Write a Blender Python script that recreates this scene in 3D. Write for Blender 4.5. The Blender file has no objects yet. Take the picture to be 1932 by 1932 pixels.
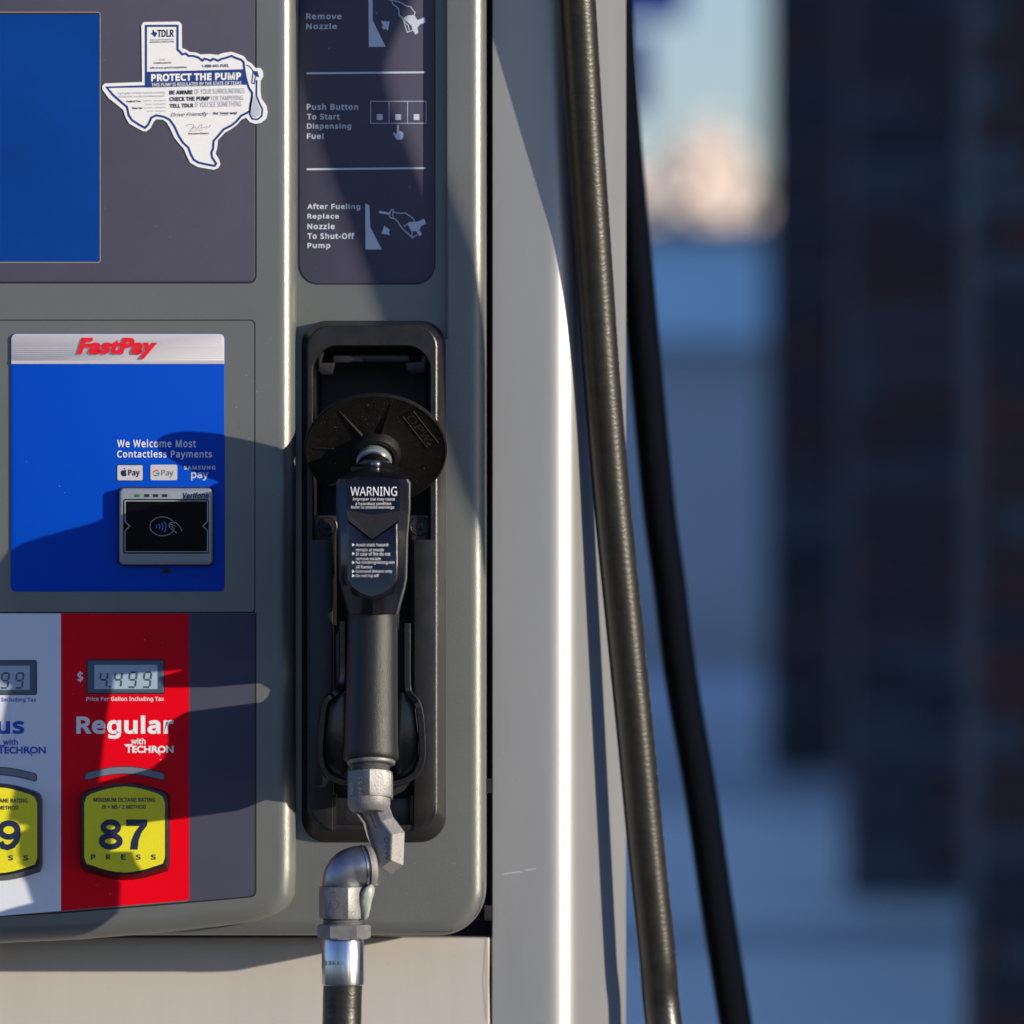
import bpy, bmesh, math, random, os
from mathutils import Vector, Matrix

random.seed(7)
S = bpy.context.scene
COL = S.collection
PI = math.pi

# ------------------------------------------------------------------ camera
D = 6.5                      # camera to the dispenser's door face (m)
ZC = 1.25                    # camera height
U = 0.8 / 1932.0             # one layout unit in metres on the door face
cam_d = bpy.data.cameras.new('camera')
cam = bpy.data.objects.new('camera', cam_d)
COL.objects.link(cam)
cam.location = (0, -D, ZC)
cam.rotation_euler = (PI / 2, 0, 0)
cam_d.sensor_width = 36
cam_d.lens = 36 * D / 0.8
DS = D / 4.5                 # how much farther than a 4.5 m stand the background was laid out for
def YD(y): return (y + 4.5) * DS - D
cam_d.clip_start = 0.1
cam_d.clip_end = 3000
cam_d.dof.use_dof = True
cam_d.dof.focus_distance = D - 0.06
cam_d.dof.aperture_fstop = (cam_d.lens / 1000) / 0.048
S.camera = cam

# ------------------------------------------------------------------ light
SUN = Vector((1.87, -1.0, 0.37)).normalized()
el = math.asin(SUN.z)
az = math.atan2(SUN.x, SUN.y)          # clockwise from +Y
w = bpy.data.worlds.new('World')
S.world = w
w.use_nodes = True
nt = w.node_tree
nt.nodes.clear()
sky = nt.nodes.new('ShaderNodeTexSky')
sky.sky_type = 'NISHITA'
sky.sun_disc = False
sky.sun_elevation = el
sky.sun_rotation = az
sky.air_density = 1.0
sky.dust_density = 0.3
sky.ozone_density = 1.5
bg = nt.nodes.new('ShaderNodeBackground')
bg.inputs['Strength'].default_value = 0.115
wo = nt.nodes.new('ShaderNodeOutputWorld')
mx = nt.nodes.new('ShaderNodeMix')
mx.data_type = 'RGBA'; mx.blend_type = 'MULTIPLY'
mx.inputs['Factor'].default_value = 1.0
mx.inputs['B'].default_value = (0.72, 0.86, 1.40, 1)      # white balance set for the warm sun: skylight reads blue
nt.links.new(sky.outputs[0], mx.inputs['A'])
nt.links.new(mx.outputs['Result'], bg.inputs[0])
nt.links.new(bg.outputs[0], wo.inputs[0])
sd = bpy.data.lights.new('sun', 'SUN')
sd.energy = 4.6
sd.angle = math.radians(0.5)
sd.color = (1.0, 0.885, 0.715)
so = bpy.data.objects.new('sun', sd)
COL.objects.link(so)
so.rotation_euler = SUN.to_track_quat('Z', 'Y').to_euler()
so.location = (8, -6, 6)
S.view_settings.view_transform = 'Standard'
S.view_settings.look = 'None'
S.view_settings.exposure = 0.32
S.view_settings.gamma = 1
S.view_settings.use_curve_mapping = False
try:
    S.cycles.use_denoising = True
except Exception:
    pass

# ------------------------------------------------------------------ materials
def mat(name, col, rough=0.5, metal=0.0, bump=0.0, bscale=400.0, vary=0.0, vscale=30.0,
        coat=0.0, spec=0.5, rvary=0.0, emit=None, tint2=None, stretch=None):
    m = bpy.data.materials.new(name)
    m.use_nodes = True
    t = m.node_tree
    b = t.nodes['Principled BSDF']
    b.inputs['Base Color'].default_value = (*col, 1)
    b.inputs['Roughness'].default_value = rough
    b.inputs['Metallic'].default_value = metal
    b.inputs['Coat Weight'].default_value = coat
    b.inputs['Coat Roughness'].default_value = 0.12
    b.inputs['Specular IOR Level'].default_value = spec
    tc = t.nodes.new('ShaderNodeTexCoord')
    src = tc.outputs['Object']
    if stretch:
        mp = t.nodes.new('ShaderNodeMapping')
        mp.inputs['Scale'].default_value = stretch
        t.links.new(src, mp.inputs[0])
        src = mp.outputs[0]
    if vary or tint2:
        n = t.nodes.new('ShaderNodeTexNoise')
        n.inputs['Scale'].default_value = vscale
        n.inputs['Detail'].default_value = 6
        n.inputs['Roughness'].default_value = 0.65
        t.links.new(src, n.inputs['Vector'])
        r = t.nodes.new('ShaderNodeValToRGB')
        r.color_ramp.elements[0].position = 0.3
        r.color_ramp.elements[1].position = 0.72
        c0 = tuple(max(0, c * (1 - vary)) for c in col)
        c1 = tint2 or tuple(min(1, c * (1 + vary)) for c in col)
        r.color_ramp.elements[0].color = (*c0, 1)
        r.color_ramp.elements[1].color = (*c1, 1)
        t.links.new(n.outputs[0], r.inputs[0])
        t.links.new(r.outputs[0], b.inputs['Base Color'])
        if rvary:
            mr = t.nodes.new('ShaderNodeMapRange')
            mr.inputs['To Min'].default_value = max(0.02, rough - rvary)
            mr.inputs['To Max'].default_value = rough + rvary
            t.links.new(n.outputs[0], mr.inputs[0])
            t.links.new(mr.outputs[0], b.inputs['Roughness'])
    if bump:
        n2 = t.nodes.new('ShaderNodeTexNoise')
        n2.inputs['Scale'].default_value = bscale
        n2.inputs['Detail'].default_value = 3
        t.links.new(src, n2.inputs['Vector'])
        bp = t.nodes.new('ShaderNodeBump')
        bp.inputs['Strength'].default_value = bump
        bp.inputs['Distance'].default_value = 0.0006
        t.links.new(n2.outputs[0], bp.inputs['Height'])
        t.links.new(bp.outputs[0], b.inputs['Normal'])
    if emit:
        b.inputs['Emission Color'].default_value = (*emit[0], 1)
        b.inputs['Emission Strength'].default_value = emit[1]
    return m

MT = dict(
    bezel=mat('grey_textured_paint', (0.168, 0.176, 0.166), 0.29, 0.34, 0.3, 1400, 0.08, 7),
    purple=mat('muted_purple_film', (0.062, 0.062, 0.097), 0.5, 0, 0.3, 1700, 0.08, 12, spec=0.3),
    plate=mat('navy_instruction_film', (0.062, 0.060, 0.098), 0.42, 0, 0.25, 1700, 0.08, 14, spec=0.35),
    screen=mat('blue_screen', (0.0, 0.046, 0.27), 0.4, 0, 0.0, 400, 0.22, 5, spec=0.2),
    payblue=mat('payment_blue', (0.0, 0.062, 0.50), 0.42, 0, 0.12, 1700, 0.03, 700, spec=0.12),
    header=mat('payment_header_white', (0.56, 0.545, 0.57), 0.55, 0, 0.1, 1800, 0.02, 700, spec=0.3),
    white=mat('print_white', (0.82, 0.81, 0.82), 0.5),
    stickerwhite=mat('sticker_white', (0.86, 0.86, 0.84), 0.4, 0, 0.1, 900, 0.02, 300),
    navy=mat('print_navy', (0.012, 0.045, 0.22), 0.45),
    darknavy=mat('print_dark_navy', (0.012, 0.02, 0.06), 0.45),
    fadedink=mat('print_faded_ink', (0.22, 0.24, 0.33), 0.5),
    palegrey=mat('print_pale_grey', (0.55, 0.62, 0.70), 0.5),
    red=mat('red_film', (0.78, 0.0, 0.010), 0.42, 0, 0.15, 1700, 0.03, 600, spec=0.12),
    printred=mat('print_red', (0.78, 0.004, 0.02), 0.45),
    printshade=mat('print_grey_shadow', (0.20, 0.20, 0.21), 0.6),
    whitefilm=mat('white_film', (0.70, 0.74, 0.80), 0.4, 0, 0.15, 1700, 0.02, 600),
    bluetext=mat('print_blue', (0.0, 0.07, 0.45), 0.45),
    yellow=mat('octane_yellow', (0.80, 0.72, 0.02), 0.45, 0, 0.35, 1700, 0.05, 1200, spec=0.3),
    black=mat('print_black', (0.012, 0.012, 0.018), 0.45),
    rubberbtn=mat('button_black', (0.014, 0.014, 0.017), 0.3, 0, 0.3, 1500),
    lcdframe=mat('lcd_frame', (0.06, 0.10, 0.15), 0.35),
    lcd=mat('lcd_glass', (0.36, 0.46, 0.55), 0.22, 0, 0.0, 400, 0.04, 40),
    lcdink=mat('lcd_ink', (0.05, 0.085, 0.12), 0.4),
    lens=mat('indicator_lens', (0.17, 0.20, 0.25), 0.3, 0, 0.2, 900, 0.08, 80),
    gap=mat('dark_gap', (0.008, 0.008, 0.01), 0.6),
    edge=mat('worn_film_edge', (0.33, 0.27, 0.22), 0.5),
    silver=mat('silver_metallic_paint', (0.375, 0.38, 0.385), 0.37, 0.5, 0.12, 1600, 0.06, 4, rvary=0.05, stretch=(5, 5, 0.8)),
    skirt=mat('beige_white_paint', (0.53, 0.495, 0.455), 0.42, 0.05, 0.12, 1500, 0.05, 4, stretch=(5, 5, 0.7)),
    boot=mat('black_boot_plastic', (0.012, 0.0115, 0.0135), 0.31, 0, 0.25, 1300, 0.3, 60, tint2=(0.024, 0.021, 0.020), spec=0.45),
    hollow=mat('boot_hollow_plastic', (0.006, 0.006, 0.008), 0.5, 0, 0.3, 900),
    guard=mat('splash_guard_rubber', (0.0035, 0.0030, 0.0026), 0.55, 0, 0.7, 900, 0.4, 240, tint2=(0.0085, 0.0070, 0.0055), spec=0.28),
    gloss=mat('nozzle_cover_plastic', (0.006, 0.0065, 0.010), 0.17, 0, 0.12, 300, coat=0.3),
    grip=mat('grip_vinyl', (0.013, 0.012, 0.013), 0.40, 0, 0.55, 1500, 0.2, 500, spec=0.45),
    hose=mat('hose_rubber', (0.012, 0.011, 0.010), 0.33, 0, 0.35, 420, 0.35, 90, spec=0.6),
    chevron=mat('sunlit_chevron_plastic', (0.022, 0.020, 0.019), 0.38, 0, 0.4, 1200, 0.2, 200),  # dusty cover plastic, lightened to stand for sun on the wedge faces
    hoserear=mat('shaded_hose_rubber', (0.004, 0.0045, 0.006), 0.5, 0, 0.3, 260, spec=0.3),  # darker copy of the hose rubber, standing for the shade it hangs in
    zinc=mat('cast_aluminium', (0.27, 0.26, 0.255), 0.55, 0.45, 0.6, 900, 0.14, 300),
    nut=mat('zinc_plated_nut', (0.22, 0.22, 0.22), 0.52, 0.55, 0.4, 700, 0.2, 120, rvary=0.08),
    elbow=mat('polished_elbow', (0.27, 0.28, 0.30), 0.34, 0.9, 0.25, 300, 0.25, 60, rvary=0.1),
    chrome=mat('bright_ferrule', (0.55, 0.56, 0.58), 0.24, 1.0, 0.35, 160, 0.10, 80, stretch=(3, 3, 0.2)),
    stamp=mat('stamped_mark', (0.12, 0.12, 0.13), 0.6, 0.4),
    putty=mat('sealant_putty', (0.30, 0.33, 0.28), 0.35, 0, 0.5, 200, 0.1, 60),
    readerframe=mat('reader_frame', (0.34, 0.37, 0.40), 0.30, 0.35, 0.1, 1500),
    glass=mat('reader_glass', (0.002, 0.003, 0.006), 0.10, spec=0.08),
    readerline=mat('reader_outline', (0.42, 0.42, 0.40), 0.4),
    wave=mat('reader_wave_blue', (0.10, 0.26, 0.85), 0.4),
    green=mat('led_green', (0.01, 0.20, 0.05), 0.3),
    ledoff=mat('led_dark', (0.03, 0.025, 0.02), 0.3),
    gblue=mat('logo_blue', (0.05, 0.22, 0.80), 0.5), ggreen=mat('logo_green', (0.03, 0.40, 0.10), 0.5),
    gyellow=mat('logo_yellow', (0.85, 0.50, 0.01), 0.5), gred=mat('logo_red', (0.80, 0.06, 0.04), 0.5),
    drop=mat('print_drop_grey', (0.50, 0.56, 0.62), 0.4),
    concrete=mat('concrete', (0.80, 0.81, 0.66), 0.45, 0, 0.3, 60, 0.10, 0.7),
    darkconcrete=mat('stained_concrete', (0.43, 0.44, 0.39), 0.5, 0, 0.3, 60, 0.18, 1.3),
    asphalt=mat('asphalt', (0.055, 0.055, 0.058), 0.85, 0, 0.3, 120, 0.25, 2),
    mortar=mat('mortar', (0.075, 0.085, 0.09), 0.9, 0, 0.4, 90, 0.2, 12),
    wall=mat('grey_stucco', (0.57, 0.57, 0.54), 0.85, 0, 0.3, 60, 0.06, 1),
    fascia=mat('blue_metal_fascia', (0.66, 0.90, 0.98), 0.5, 0, 0, 60, 0.05, 1),
    roofedge=mat('dark_roof_edge', (0.04, 0.045, 0.05), 0.6),
    signblue=mat('sign_blue', (0.0, 0.05, 0.46), 0.4),
    post=mat('dark_blue_post', (0.03, 0.04, 0.08), 0.4),
    bark=mat('bark', (0.10, 0.075, 0.055), 0.9, 0, 0.5, 30, 0.3, 6),
    leaf=mat('pale_leaves', (0.92, 0.80, 0.71), 0.7, 0, 0, 60, 0.08, 3),
    leafdark=mat('dull_leaves', (0.30, 0.25, 0.18), 0.7, 0, 0, 60, 0.2, 3),
)
def hose_material():
    m = mat('ribbed_hose_rubber', (0.016, 0.014, 0.011), 0.33, 0, 0, 400, 0.4, 120, spec=0.6)
    t = m.node_tree; b = t.nodes['Principled BSDF']
    tc = t.nodes.new('ShaderNodeTexCoord')
    wv = t.nodes.new('ShaderNodeTexWave'); wv.wave_type = 'BANDS'; wv.bands_direction = 'Z'
    wv.inputs['Scale'].default_value = 62; wv.inputs['Distortion'].default_value = 7.0; wv.inputs['Detail'].default_value = 2; wv.inputs['Detail Scale'].default_value = 3
    n = t.nodes.new('ShaderNodeTexNoise'); n.inputs['Scale'].default_value = 700; n.inputs['Detail'].default_value = 4
    ad = t.nodes.new('ShaderNodeMath'); ad.operation = 'MULTIPLY_ADD'; ad.inputs[1].default_value = 0.4
    bp = t.nodes.new('ShaderNodeBump'); bp.inputs['Strength'].default_value = 0.30; bp.inputs['Distance'].default_value = 0.00035
    t.links.new(tc.outputs['Object'], wv.inputs['Vector']); t.links.new(tc.outputs['Object'], n.inputs['Vector'])
    t.links.new(wv.outputs['Fac'], ad.inputs[0]); t.links.new(n.outputs[0], ad.inputs[2])
    t.links.new(ad.outputs[0], bp.inputs['Height']); t.links.new(bp.outputs[0], b.inputs['Normal'])
    return m
MT['hose'] = hose_material()
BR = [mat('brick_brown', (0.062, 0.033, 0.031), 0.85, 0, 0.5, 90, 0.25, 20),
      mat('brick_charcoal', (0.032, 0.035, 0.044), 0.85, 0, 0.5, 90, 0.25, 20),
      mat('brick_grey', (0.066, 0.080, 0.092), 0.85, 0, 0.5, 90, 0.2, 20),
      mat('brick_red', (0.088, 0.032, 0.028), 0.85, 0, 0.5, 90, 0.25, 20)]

# ------------------------------------------------------------------ helpers
def FR(k0):
    """point maker: layout units (right, down, towards the viewer) -> metres, laid out at depth k0"""
    f = (D - k0 * U) / D
    def fn(px, py, k=k0):
        return Vector(((px - 966) * U * f, -k * U, ZC - (py - 966) * U * f))
    fn.s = U * f
    return fn

class MB:
    def __init__(s):
        s.v = []; s.f = []
    def add(s, vs, fs):
        o = len(s.v)
        s.v += [tuple(v) for v in vs]
        s.f += [tuple(i + o for i in f) for f in fs]
        return s
    def loft(s, loops, cap0=True, cap1=True, close=True):
        n = len(loops[0]); vs = [p for l in loops for p in l]; fs = []
        for i in range(len(loops) - 1):
            for j in range(n if close else n - 1):
                a = i * n + j; b = i * n + (j + 1) % n
                fs.append((a, b, b + n, a + n))
        if cap0: fs.append(tuple(range(n))[::-1])
        if cap1: fs.append(tuple((len(loops) - 1) * n + i for i in range(n)))
        return s.add(vs, fs)
    def box(s, a, b):
        x0, y0, z0 = a; x1, y1, z1 = b
        return s.add([(x0, y0, z0), (x1, y0, z0), (x1, y1, z0), (x0, y1, z0), (x0, y0, z1), (x1, y0, z1), (x1, y1, z1), (x0, y1, z1)],
                     [(0, 3, 2, 1), (4, 5, 6, 7), (0, 1, 5, 4), (1, 2, 6, 5), (2, 3, 7, 6), (3, 0, 4, 7)])
    def tube(s, pts, rad, n=20, caps=True):
        pts = [Vector(p) for p in pts]
        if not isinstance(rad, (list, tuple)): rad = [rad] * len(pts)
        t = (pts[1] - pts[0]).normalized()
        up = Vector((0, 1, 0)) if abs(t.y) < 0.9 else Vector((1, 0, 0))
        nrm = (up - t * up.dot(t)).normalized()
        loops = []
        for i, p in enumerate(pts):
            if i == 0: tt = pts[1] - pts[0]
            elif i == len(pts) - 1: tt = pts[-1] - pts[-2]
            else: tt = pts[i + 1] - pts[i - 1]
            tt.normalize()
            nrm = (nrm - tt * nrm.dot(tt)).normalized()
            bi = tt.cross(nrm)
            loops.append([p + (nrm * math.cos(2 * PI * j / n) + bi * math.sin(2 * PI * j / n)) * rad[i] for j in range(n)])
        return s.loft(loops, caps, caps)

def mk(name, m, material, parent=None, smooth=True, angle=32, fix=True):
    cuts = getattr(m, 'cuts', [])
    if name == 'lettering' and len(cuts) > 1:          # every line of print is a piece of its own
        cuts = [(0, 0)] + cuts[1:] + [(len(m.v), len(m.f))]
        for (v0, f0), (v1, f1) in zip(cuts, cuts[1:]):
            p = MB(); p.v = m.v[v0:v1]; p.f = [tuple(i - v0 for i in f) for f in m.f[f0:f1]]
            o = mk(name, p, material, parent, smooth, angle, fix)
        return o
    me = bpy.data.meshes.new(name)
    me.from_pydata([tuple(v) for v in m.v], [], m.f)
    me.validate()
    bm = bmesh.new(); bm.from_mesh(me)
    if fix: bmesh.ops.recalc_face_normals(bm, faces=bm.faces)
    if smooth:
        for f in bm.faces: f.smooth = True
        ca = math.radians(angle)
        for e in bm.edges:
            if len(e.link_faces) == 2:
                e.smooth = e.link_faces[0].normal.angle(e.link_faces[1].normal, 0) < ca
    bm.to_mesh(me); bm.free()
    me.materials.append(material)
    o = bpy.data.objects.new(name, me)
    COL.objects.link(o)
    if parent is not None: attach(o, parent)
    return o

def attach(o, parent):
    o.parent = parent
    if parent.type == 'EMPTY':
        o.matrix_parent_inverse = (Matrix.Translation(parent.location) @ parent.rotation_euler.to_matrix().to_4x4()).inverted()

def tag(o, label=None, cat=None, group=None, kind=None):
    if label: o['label'] = label
    if cat: o['category'] = cat
    if group: o['group'] = group
    if kind: o['kind'] = kind
    return o

def thing(name, loc, label, cat, group=None):
    o = bpy.data.objects.new(name, None)
    o.empty_display_size = 0.1
    COL.objects.link(o)
    o.location = loc
    return tag(o, label, cat, group)

def rr(x0, y0, x1, y1, r, n=6):
    """rounded rectangle in layout units, r one radius or four (top left, top right, bottom right, bottom left)"""
    if not isinstance(r, (list, tuple)): r = [r] * 4
    P = []
    for (cx, cy, a0, rad) in ((x0 + r[0], y0 + r[0], PI, r[0]), (x1 - r[1], y0 + r[1], 1.5 * PI, r[1]),
                              (x1 - r[2], y1 - r[2], 0, r[2]), (x0 + r[3], y1 - r[3], .5 * PI, r[3])):
        for i in range(n + 1):
            a = a0 + i * .5 * PI / n
            P.append((cx + rad * math.cos(a), cy + rad * math.sin(a)))
    return P

def inset(P, d):
    n = len(P); out = []
    area = sum(P[i][0] * P[(i + 1) % n][1] - P[(i + 1) % n][0] * P[i][1] for i in range(n))
    sg = 1 if area > 0 else -1
    for i in range(n):
        a = Vector(P[i - 1]); b = Vector(P[i]); c = Vector(P[(i + 1) % n])
        e1 = b - a; e2 = c - b
        if e1.length < 1e-6: e1 = e2.copy()
        if e2.length < 1e-6: e2 = e1.copy()
        e1.normalize(); e2.normalize()
        n1 = Vector((-e1.y, e1.x)) * sg; n2 = Vector((-e2.y, e2.x)) * sg
        m = n1 + n2
        if m.length < 1e-5: m = n1.copy()
        m.normalize()
        c_ = max(0.5, m.dot(n1))
        out.append(tuple(b + m * d / c_))
    return out

def slab(P, kf, kb, r=0.0, seg=4, mbx=None):
    """plate with outline P, front at kf, back at kb, front edge rounded by r (seg 1 = chamfer)"""
    m = mbx or MB(); F = FR(kf)
    loops = [[F(x, y, kb) for x, y in P]]
    if r:
        for i in range(seg + 1):
            a = .5 * PI * i / seg
            Q = inset(P, r * (1 - math.cos(a)))
            loops.append([F(x, y, kf - r * (1 - math.sin(a))) for x, y in Q])
    else:
        loops.append([F(x, y, kf) for x, y in P])
    return m.loft(loops)

def flat(P, k, mbx=None):
    m = mbx or MB(); F = FR(k)
    return m.add([F(x, y) for x, y in P], [tuple(range(len(P)))])

def ribbon(pts, wd, k, closed=False, mbx=None, fmap=None):
    m = mbx or MB()
    F = fmap or (lambda x, y: FR(k)(x, y))
    n = len(pts); L = []; R = []
    for i in range(n):
        b = Vector(pts[i])
        a = Vector(pts[(i - 1) % n]) if (closed or i > 0) else None
        c = Vector(pts[(i + 1) % n]) if (closed or i < n - 1) else None
        d1 = (b - a).normalized() if a is not None else (c - b).normalized()
        d2 = (c - b).normalized() if c is not None else d1
        n1 = Vector((-d1.y, d1.x)); n2 = Vector((-d2.y, d2.x))
        mm = n1 + n2
        mm = mm.normalized() if mm.length > 1e-5 else n1
        q = mm * (wd / 2) / max(0.6, mm.dot(n1))
        L.append(b + q); R.append(b - q)
    vs = [F(*p) for p in L] + [F(*p) for p in R]
    fs = [(i, (i + 1) % n, n + (i + 1) % n, n + i) for i in range(n if closed else n - 1)]
    return m.add(vs, fs)

def arc(cx, cy, rx, ry, a0, a1, n=16):
    return [(cx + rx * math.cos(math.radians(a0 + (a1 - a0) * i / n)), cy + ry * math.sin(math.radians(a0 + (a1 - a0) * i / n))) for i in range(n + 1)]

def lathe(F, cx, ck, prof, n=32, mbx=None, tilt=0.0):
    """vertical turned piece: prof = (radius, py)"""
    m = mbx or MB(); s_ = F.s
    loops = []
    for r, py in prof:
        c = F(cx, py, ck)
        loops.append([c + Vector((math.cos(2 * PI * j / n), math.sin(2 * PI * j / n), -tilt * math.sin(2 * PI * j / n))) * r * s_ for j in range(n)])
    return m.loft(loops)

def hexnut(F, cx, ck, r, y0, y1, rot=0.0, ch=4, tilt=0.0):
    m = MB(); loops = []
    n = 24
    def ring(py, rad, full):
        c = F(cx, py, ck); L = []
        for j in range(n):
            a = 2 * PI * j / n
            h = ((a + rot) % (PI / 3)) - PI / 6
            rh = rad * math.cos(PI / 6) / math.cos(h)
            rr_ = rh if full else min(rh, rad * 0.90)
            L.append(c + Vector((math.cos(a), math.sin(a), -tilt * math.sin(a))) * rr_ * F.s)
        return L
    loops = [ring(y0, r, False), ring(y0 + ch, r, True), ring(y1 - ch, r, True), ring(y1, r, False)]
    return m.loft(loops)

# fonts: Blender's own interface font, or its built-in one where that is missing
def _font():
    try:
        p = os.path.join(bpy.utils.resource_path('LOCAL'), 'datafiles', 'fonts', 'NotoSansHebrew-Regular.woff2')
        if os.path.exists(p):
            return bpy.data.fonts.load(p)
    except Exception:
        pass
    return None
FONT = _font()

_gc = {}
def glyphs(s, bold=0.0, italic=0.0, space=1.0, res=3, plain_font=False):
    """lettering mesh in a unit box; bold grows every stroke outwards"""
    key = (s, bold, italic, space, plain_font)
    if key in _gc: return _gc[key]
    c = bpy.data.curves.new('lettering', 'FONT')
    c.body = s
    if FONT and not plain_font: c.font = FONT
    c.shear = italic
    c.space_character = space + max(0, bold) * 1.6
    c.resolution_u = res
    o = bpy.data.objects.new('lettering', c)
    COL.objects.link(o)
    dg = bpy.context.evaluated_depsgraph_get()
    me = bpy.data.meshes.new_from_object(o.evaluated_get(dg))
    bm = bmesh.new(); bm.from_mesh(me)
    bmesh.ops.remove_doubles(bm, verts=bm.verts, dist=1e-5)
    if bold:
        mv = {}
        for v in bm.verts:
            n = Vector((0, 0, 0)); ns = []
            for e in v.link_edges:
                if len(e.link_faces) == 1:
                    d = (e.verts[1].co - e.verts[0].co); q = Vector((-d.y, d.x, 0))
                    if q.length < 1e-9: continue
                    q.normalize()
                    f = e.link_faces[0]
                    if q.dot(f.calc_center_median() - (e.verts[0].co + e.verts[1].co) / 2) > 0: q.negate()
                    ns.append(q)
            if ns:
                n = sum(ns, Vector((0, 0, 0)))
                if n.length > 1e-4:
                    n.normalize()
                    mv[v] = n * bold / max(.55, n.dot(ns[0]))
        for v, d in mv.items(): v.co += d
    vs = [v.co.copy() for v in bm.verts]; bm.verts.index_update(); fs = [tuple(v.index for v in f.verts) for f in bm.faces]
    bm.free()
    bpy.data.objects.remove(o); bpy.data.curves.remove(c); bpy.data.meshes.remove(me)
    x0 = min(v.x for v in vs); x1 = max(v.x for v in vs); y0 = min(v.y for v in vs); y1 = max(v.y for v in vs)
    _gc[key] = [((v.x - x0) / (x1 - x0), (v.y - y0) / (y1 - y0)) for v in vs], fs
    return _gc[key]

def text(mbx, s, x0, y0, x1, y1, k, bold=0.02, italic=0.0, space=1.0, slope=0.0, fmap=None, pf=False):
    """lettering whose ink fills the box x0..x1, y0 (top)..y1 (bottom); slope = rise per unit to the right"""
    m = mbx or MB()
    m.cuts = getattr(m, 'cuts', []) + [(len(m.v), len(m.f))]
    vs, fs = glyphs(s, bold, italic, space, 3, pf)
    F = fmap or FR(k)
    return m.add([F(x0 + (x1 - x0) * u, y1 + (y0 - y1) * v - slope * (x1 - x0) * u) for u, v in vs], fs)

# ================================================================== SETTING
def plain(x0, y0, x1, y1, z):
    return MB().add([(x0, y0, z), (x1, y0, z), (x1, y1, z), (x0, y1, z)], [(0, 1, 2, 3)])
tag(mk('ground', plain(-900, -300, 900, 1500, 0), MT['asphalt'], smooth=False), kind='structure')
tag(mk('drive_lane', MB().box((-25, -16, -0.2), (25, 4.99, 0.004)), MT['asphalt'], smooth=False), kind='structure')  # unseen near ground, set dark to cut warm light bounced onto the dispenser
tag(mk('forecourt_slab', MB().box((-25, 5.0, -0.2), (25, YD(19.6), 0.004)), MT['concrete'], smooth=False), kind='structure')
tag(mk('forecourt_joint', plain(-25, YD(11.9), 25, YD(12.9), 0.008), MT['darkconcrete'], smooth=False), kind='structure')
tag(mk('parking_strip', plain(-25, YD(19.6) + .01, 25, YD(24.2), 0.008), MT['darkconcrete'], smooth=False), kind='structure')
tag(mk('access_lane', plain(-25, YD(24.2) + .01, 25, YD(29.0), 0.008), mat('worn_concrete', (0.55, 0.56, 0.49), 0.5, 0, 0.3, 60, 0.12, 1), smooth=False), kind='structure')
tag(mk('sidewalk', MB().box((-30, YD(29.1), 0.0), (30, YD(35.5) - .2, 0.13)), mat('pale_concrete', (0.80, 0.84, 0.86), 0.5, 0, 0.3, 60, 0.06, 1), smooth=False), kind='structure')
isl = slab(rr(-100, -100, 100, 100, 60), 0, -1)
m = MB()
def prism_xy(m, P, z0, z1, r=0.02):
    m.loft([[Vector((x, y, z0)) for x, y in P], [Vector((x, y, z1 - r)) for x, y in P], [Vector((x, y, z1)) for x, y in inset(P, r)]])
    return m
tag(mk('pump_island', prism_xy(m, rr(-2.4, -0.65, 2.0, 1.35, 0.5), 0.0, 0.15), MT['darkconcrete']), kind='structure')

# ================================================================== FUEL DISPENSER
disp = thing('fuel_dispenser', (-0.05, 0.4, 0.15), 'grey fuel dispenser with blue payment panel, red grade strip and black nozzle boot', 'fuel dispenser')

KR = -58      # raised rim of the nozzle side
KN = -85      # recessed floor of the nozzle side
KS = -300     # skirt / side column front

# --- cabinet behind everything
Fc = FR(KS)
zt = 2.15
mk('cabinet', MB().box((-0.66, 0.16, 0.15), (0.035, 0.72, zt)), MT['gap'], disp, smooth=False)
mk('rear_door', MB().box((-0.64, 0.722, 0.2), (0.02, 0.80, zt - .05)), MT['bezel'], disp, smooth=False)
mk('top_housing', slab(rr(-560, -1240, 1185, -1010, 30), -40, -1900, 20), MT['silver'], disp)

# --- left door bezel with rounded right edge and a slightly sloping foot
bez = [(-560, -1000), (557, -1000), (557, 1640), (555, 1689), (549, 1703), (539, 1715), (525, 1726), (509, 1733), (480, 1741), (449, 1745),
       (300, 1762), (150, 1774), (0, 1781), (-280, 1786), (-560, 1781)]
bz = mk('door_bezel', slab(bez, 0, -270, 33, 9), MT['bezel'], disp)
# seams: thin dark grooves built as shallow recess strips (open gap between the door and its frame)
def groove(pts, wd, k, name='door_seam', closed=False):
    return mk(name, ribbon(pts, wd, k, closed), MT['gap'], disp, smooth=False)

# display panel
dp = slab(rr(-420, -640, 481, 531.5, 12), 1.2, -3, 0.8, 2)
groove(rr(-421.5, -641.5, 482.8, 533.3, 13), 3.2, 0.35, closed=True)
display = mk('display_panel', dp, MT['purple'], disp)
mk('screen_edge', ribbon(rr(-330, 23, 189, 495, 4), 1.6, 1.9, True), MT['edge'], display, smooth=False)
mk('screen', flat(rr(-329, 24, 188, 494, 4), 1.6), MT['screen'], display, smooth=False)
mk('screen_shadow_gap', ribbon([(-329, 25.3), (187, 25.3)], 2.6, 2.0), MT['gap'], display, smooth=False)

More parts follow.
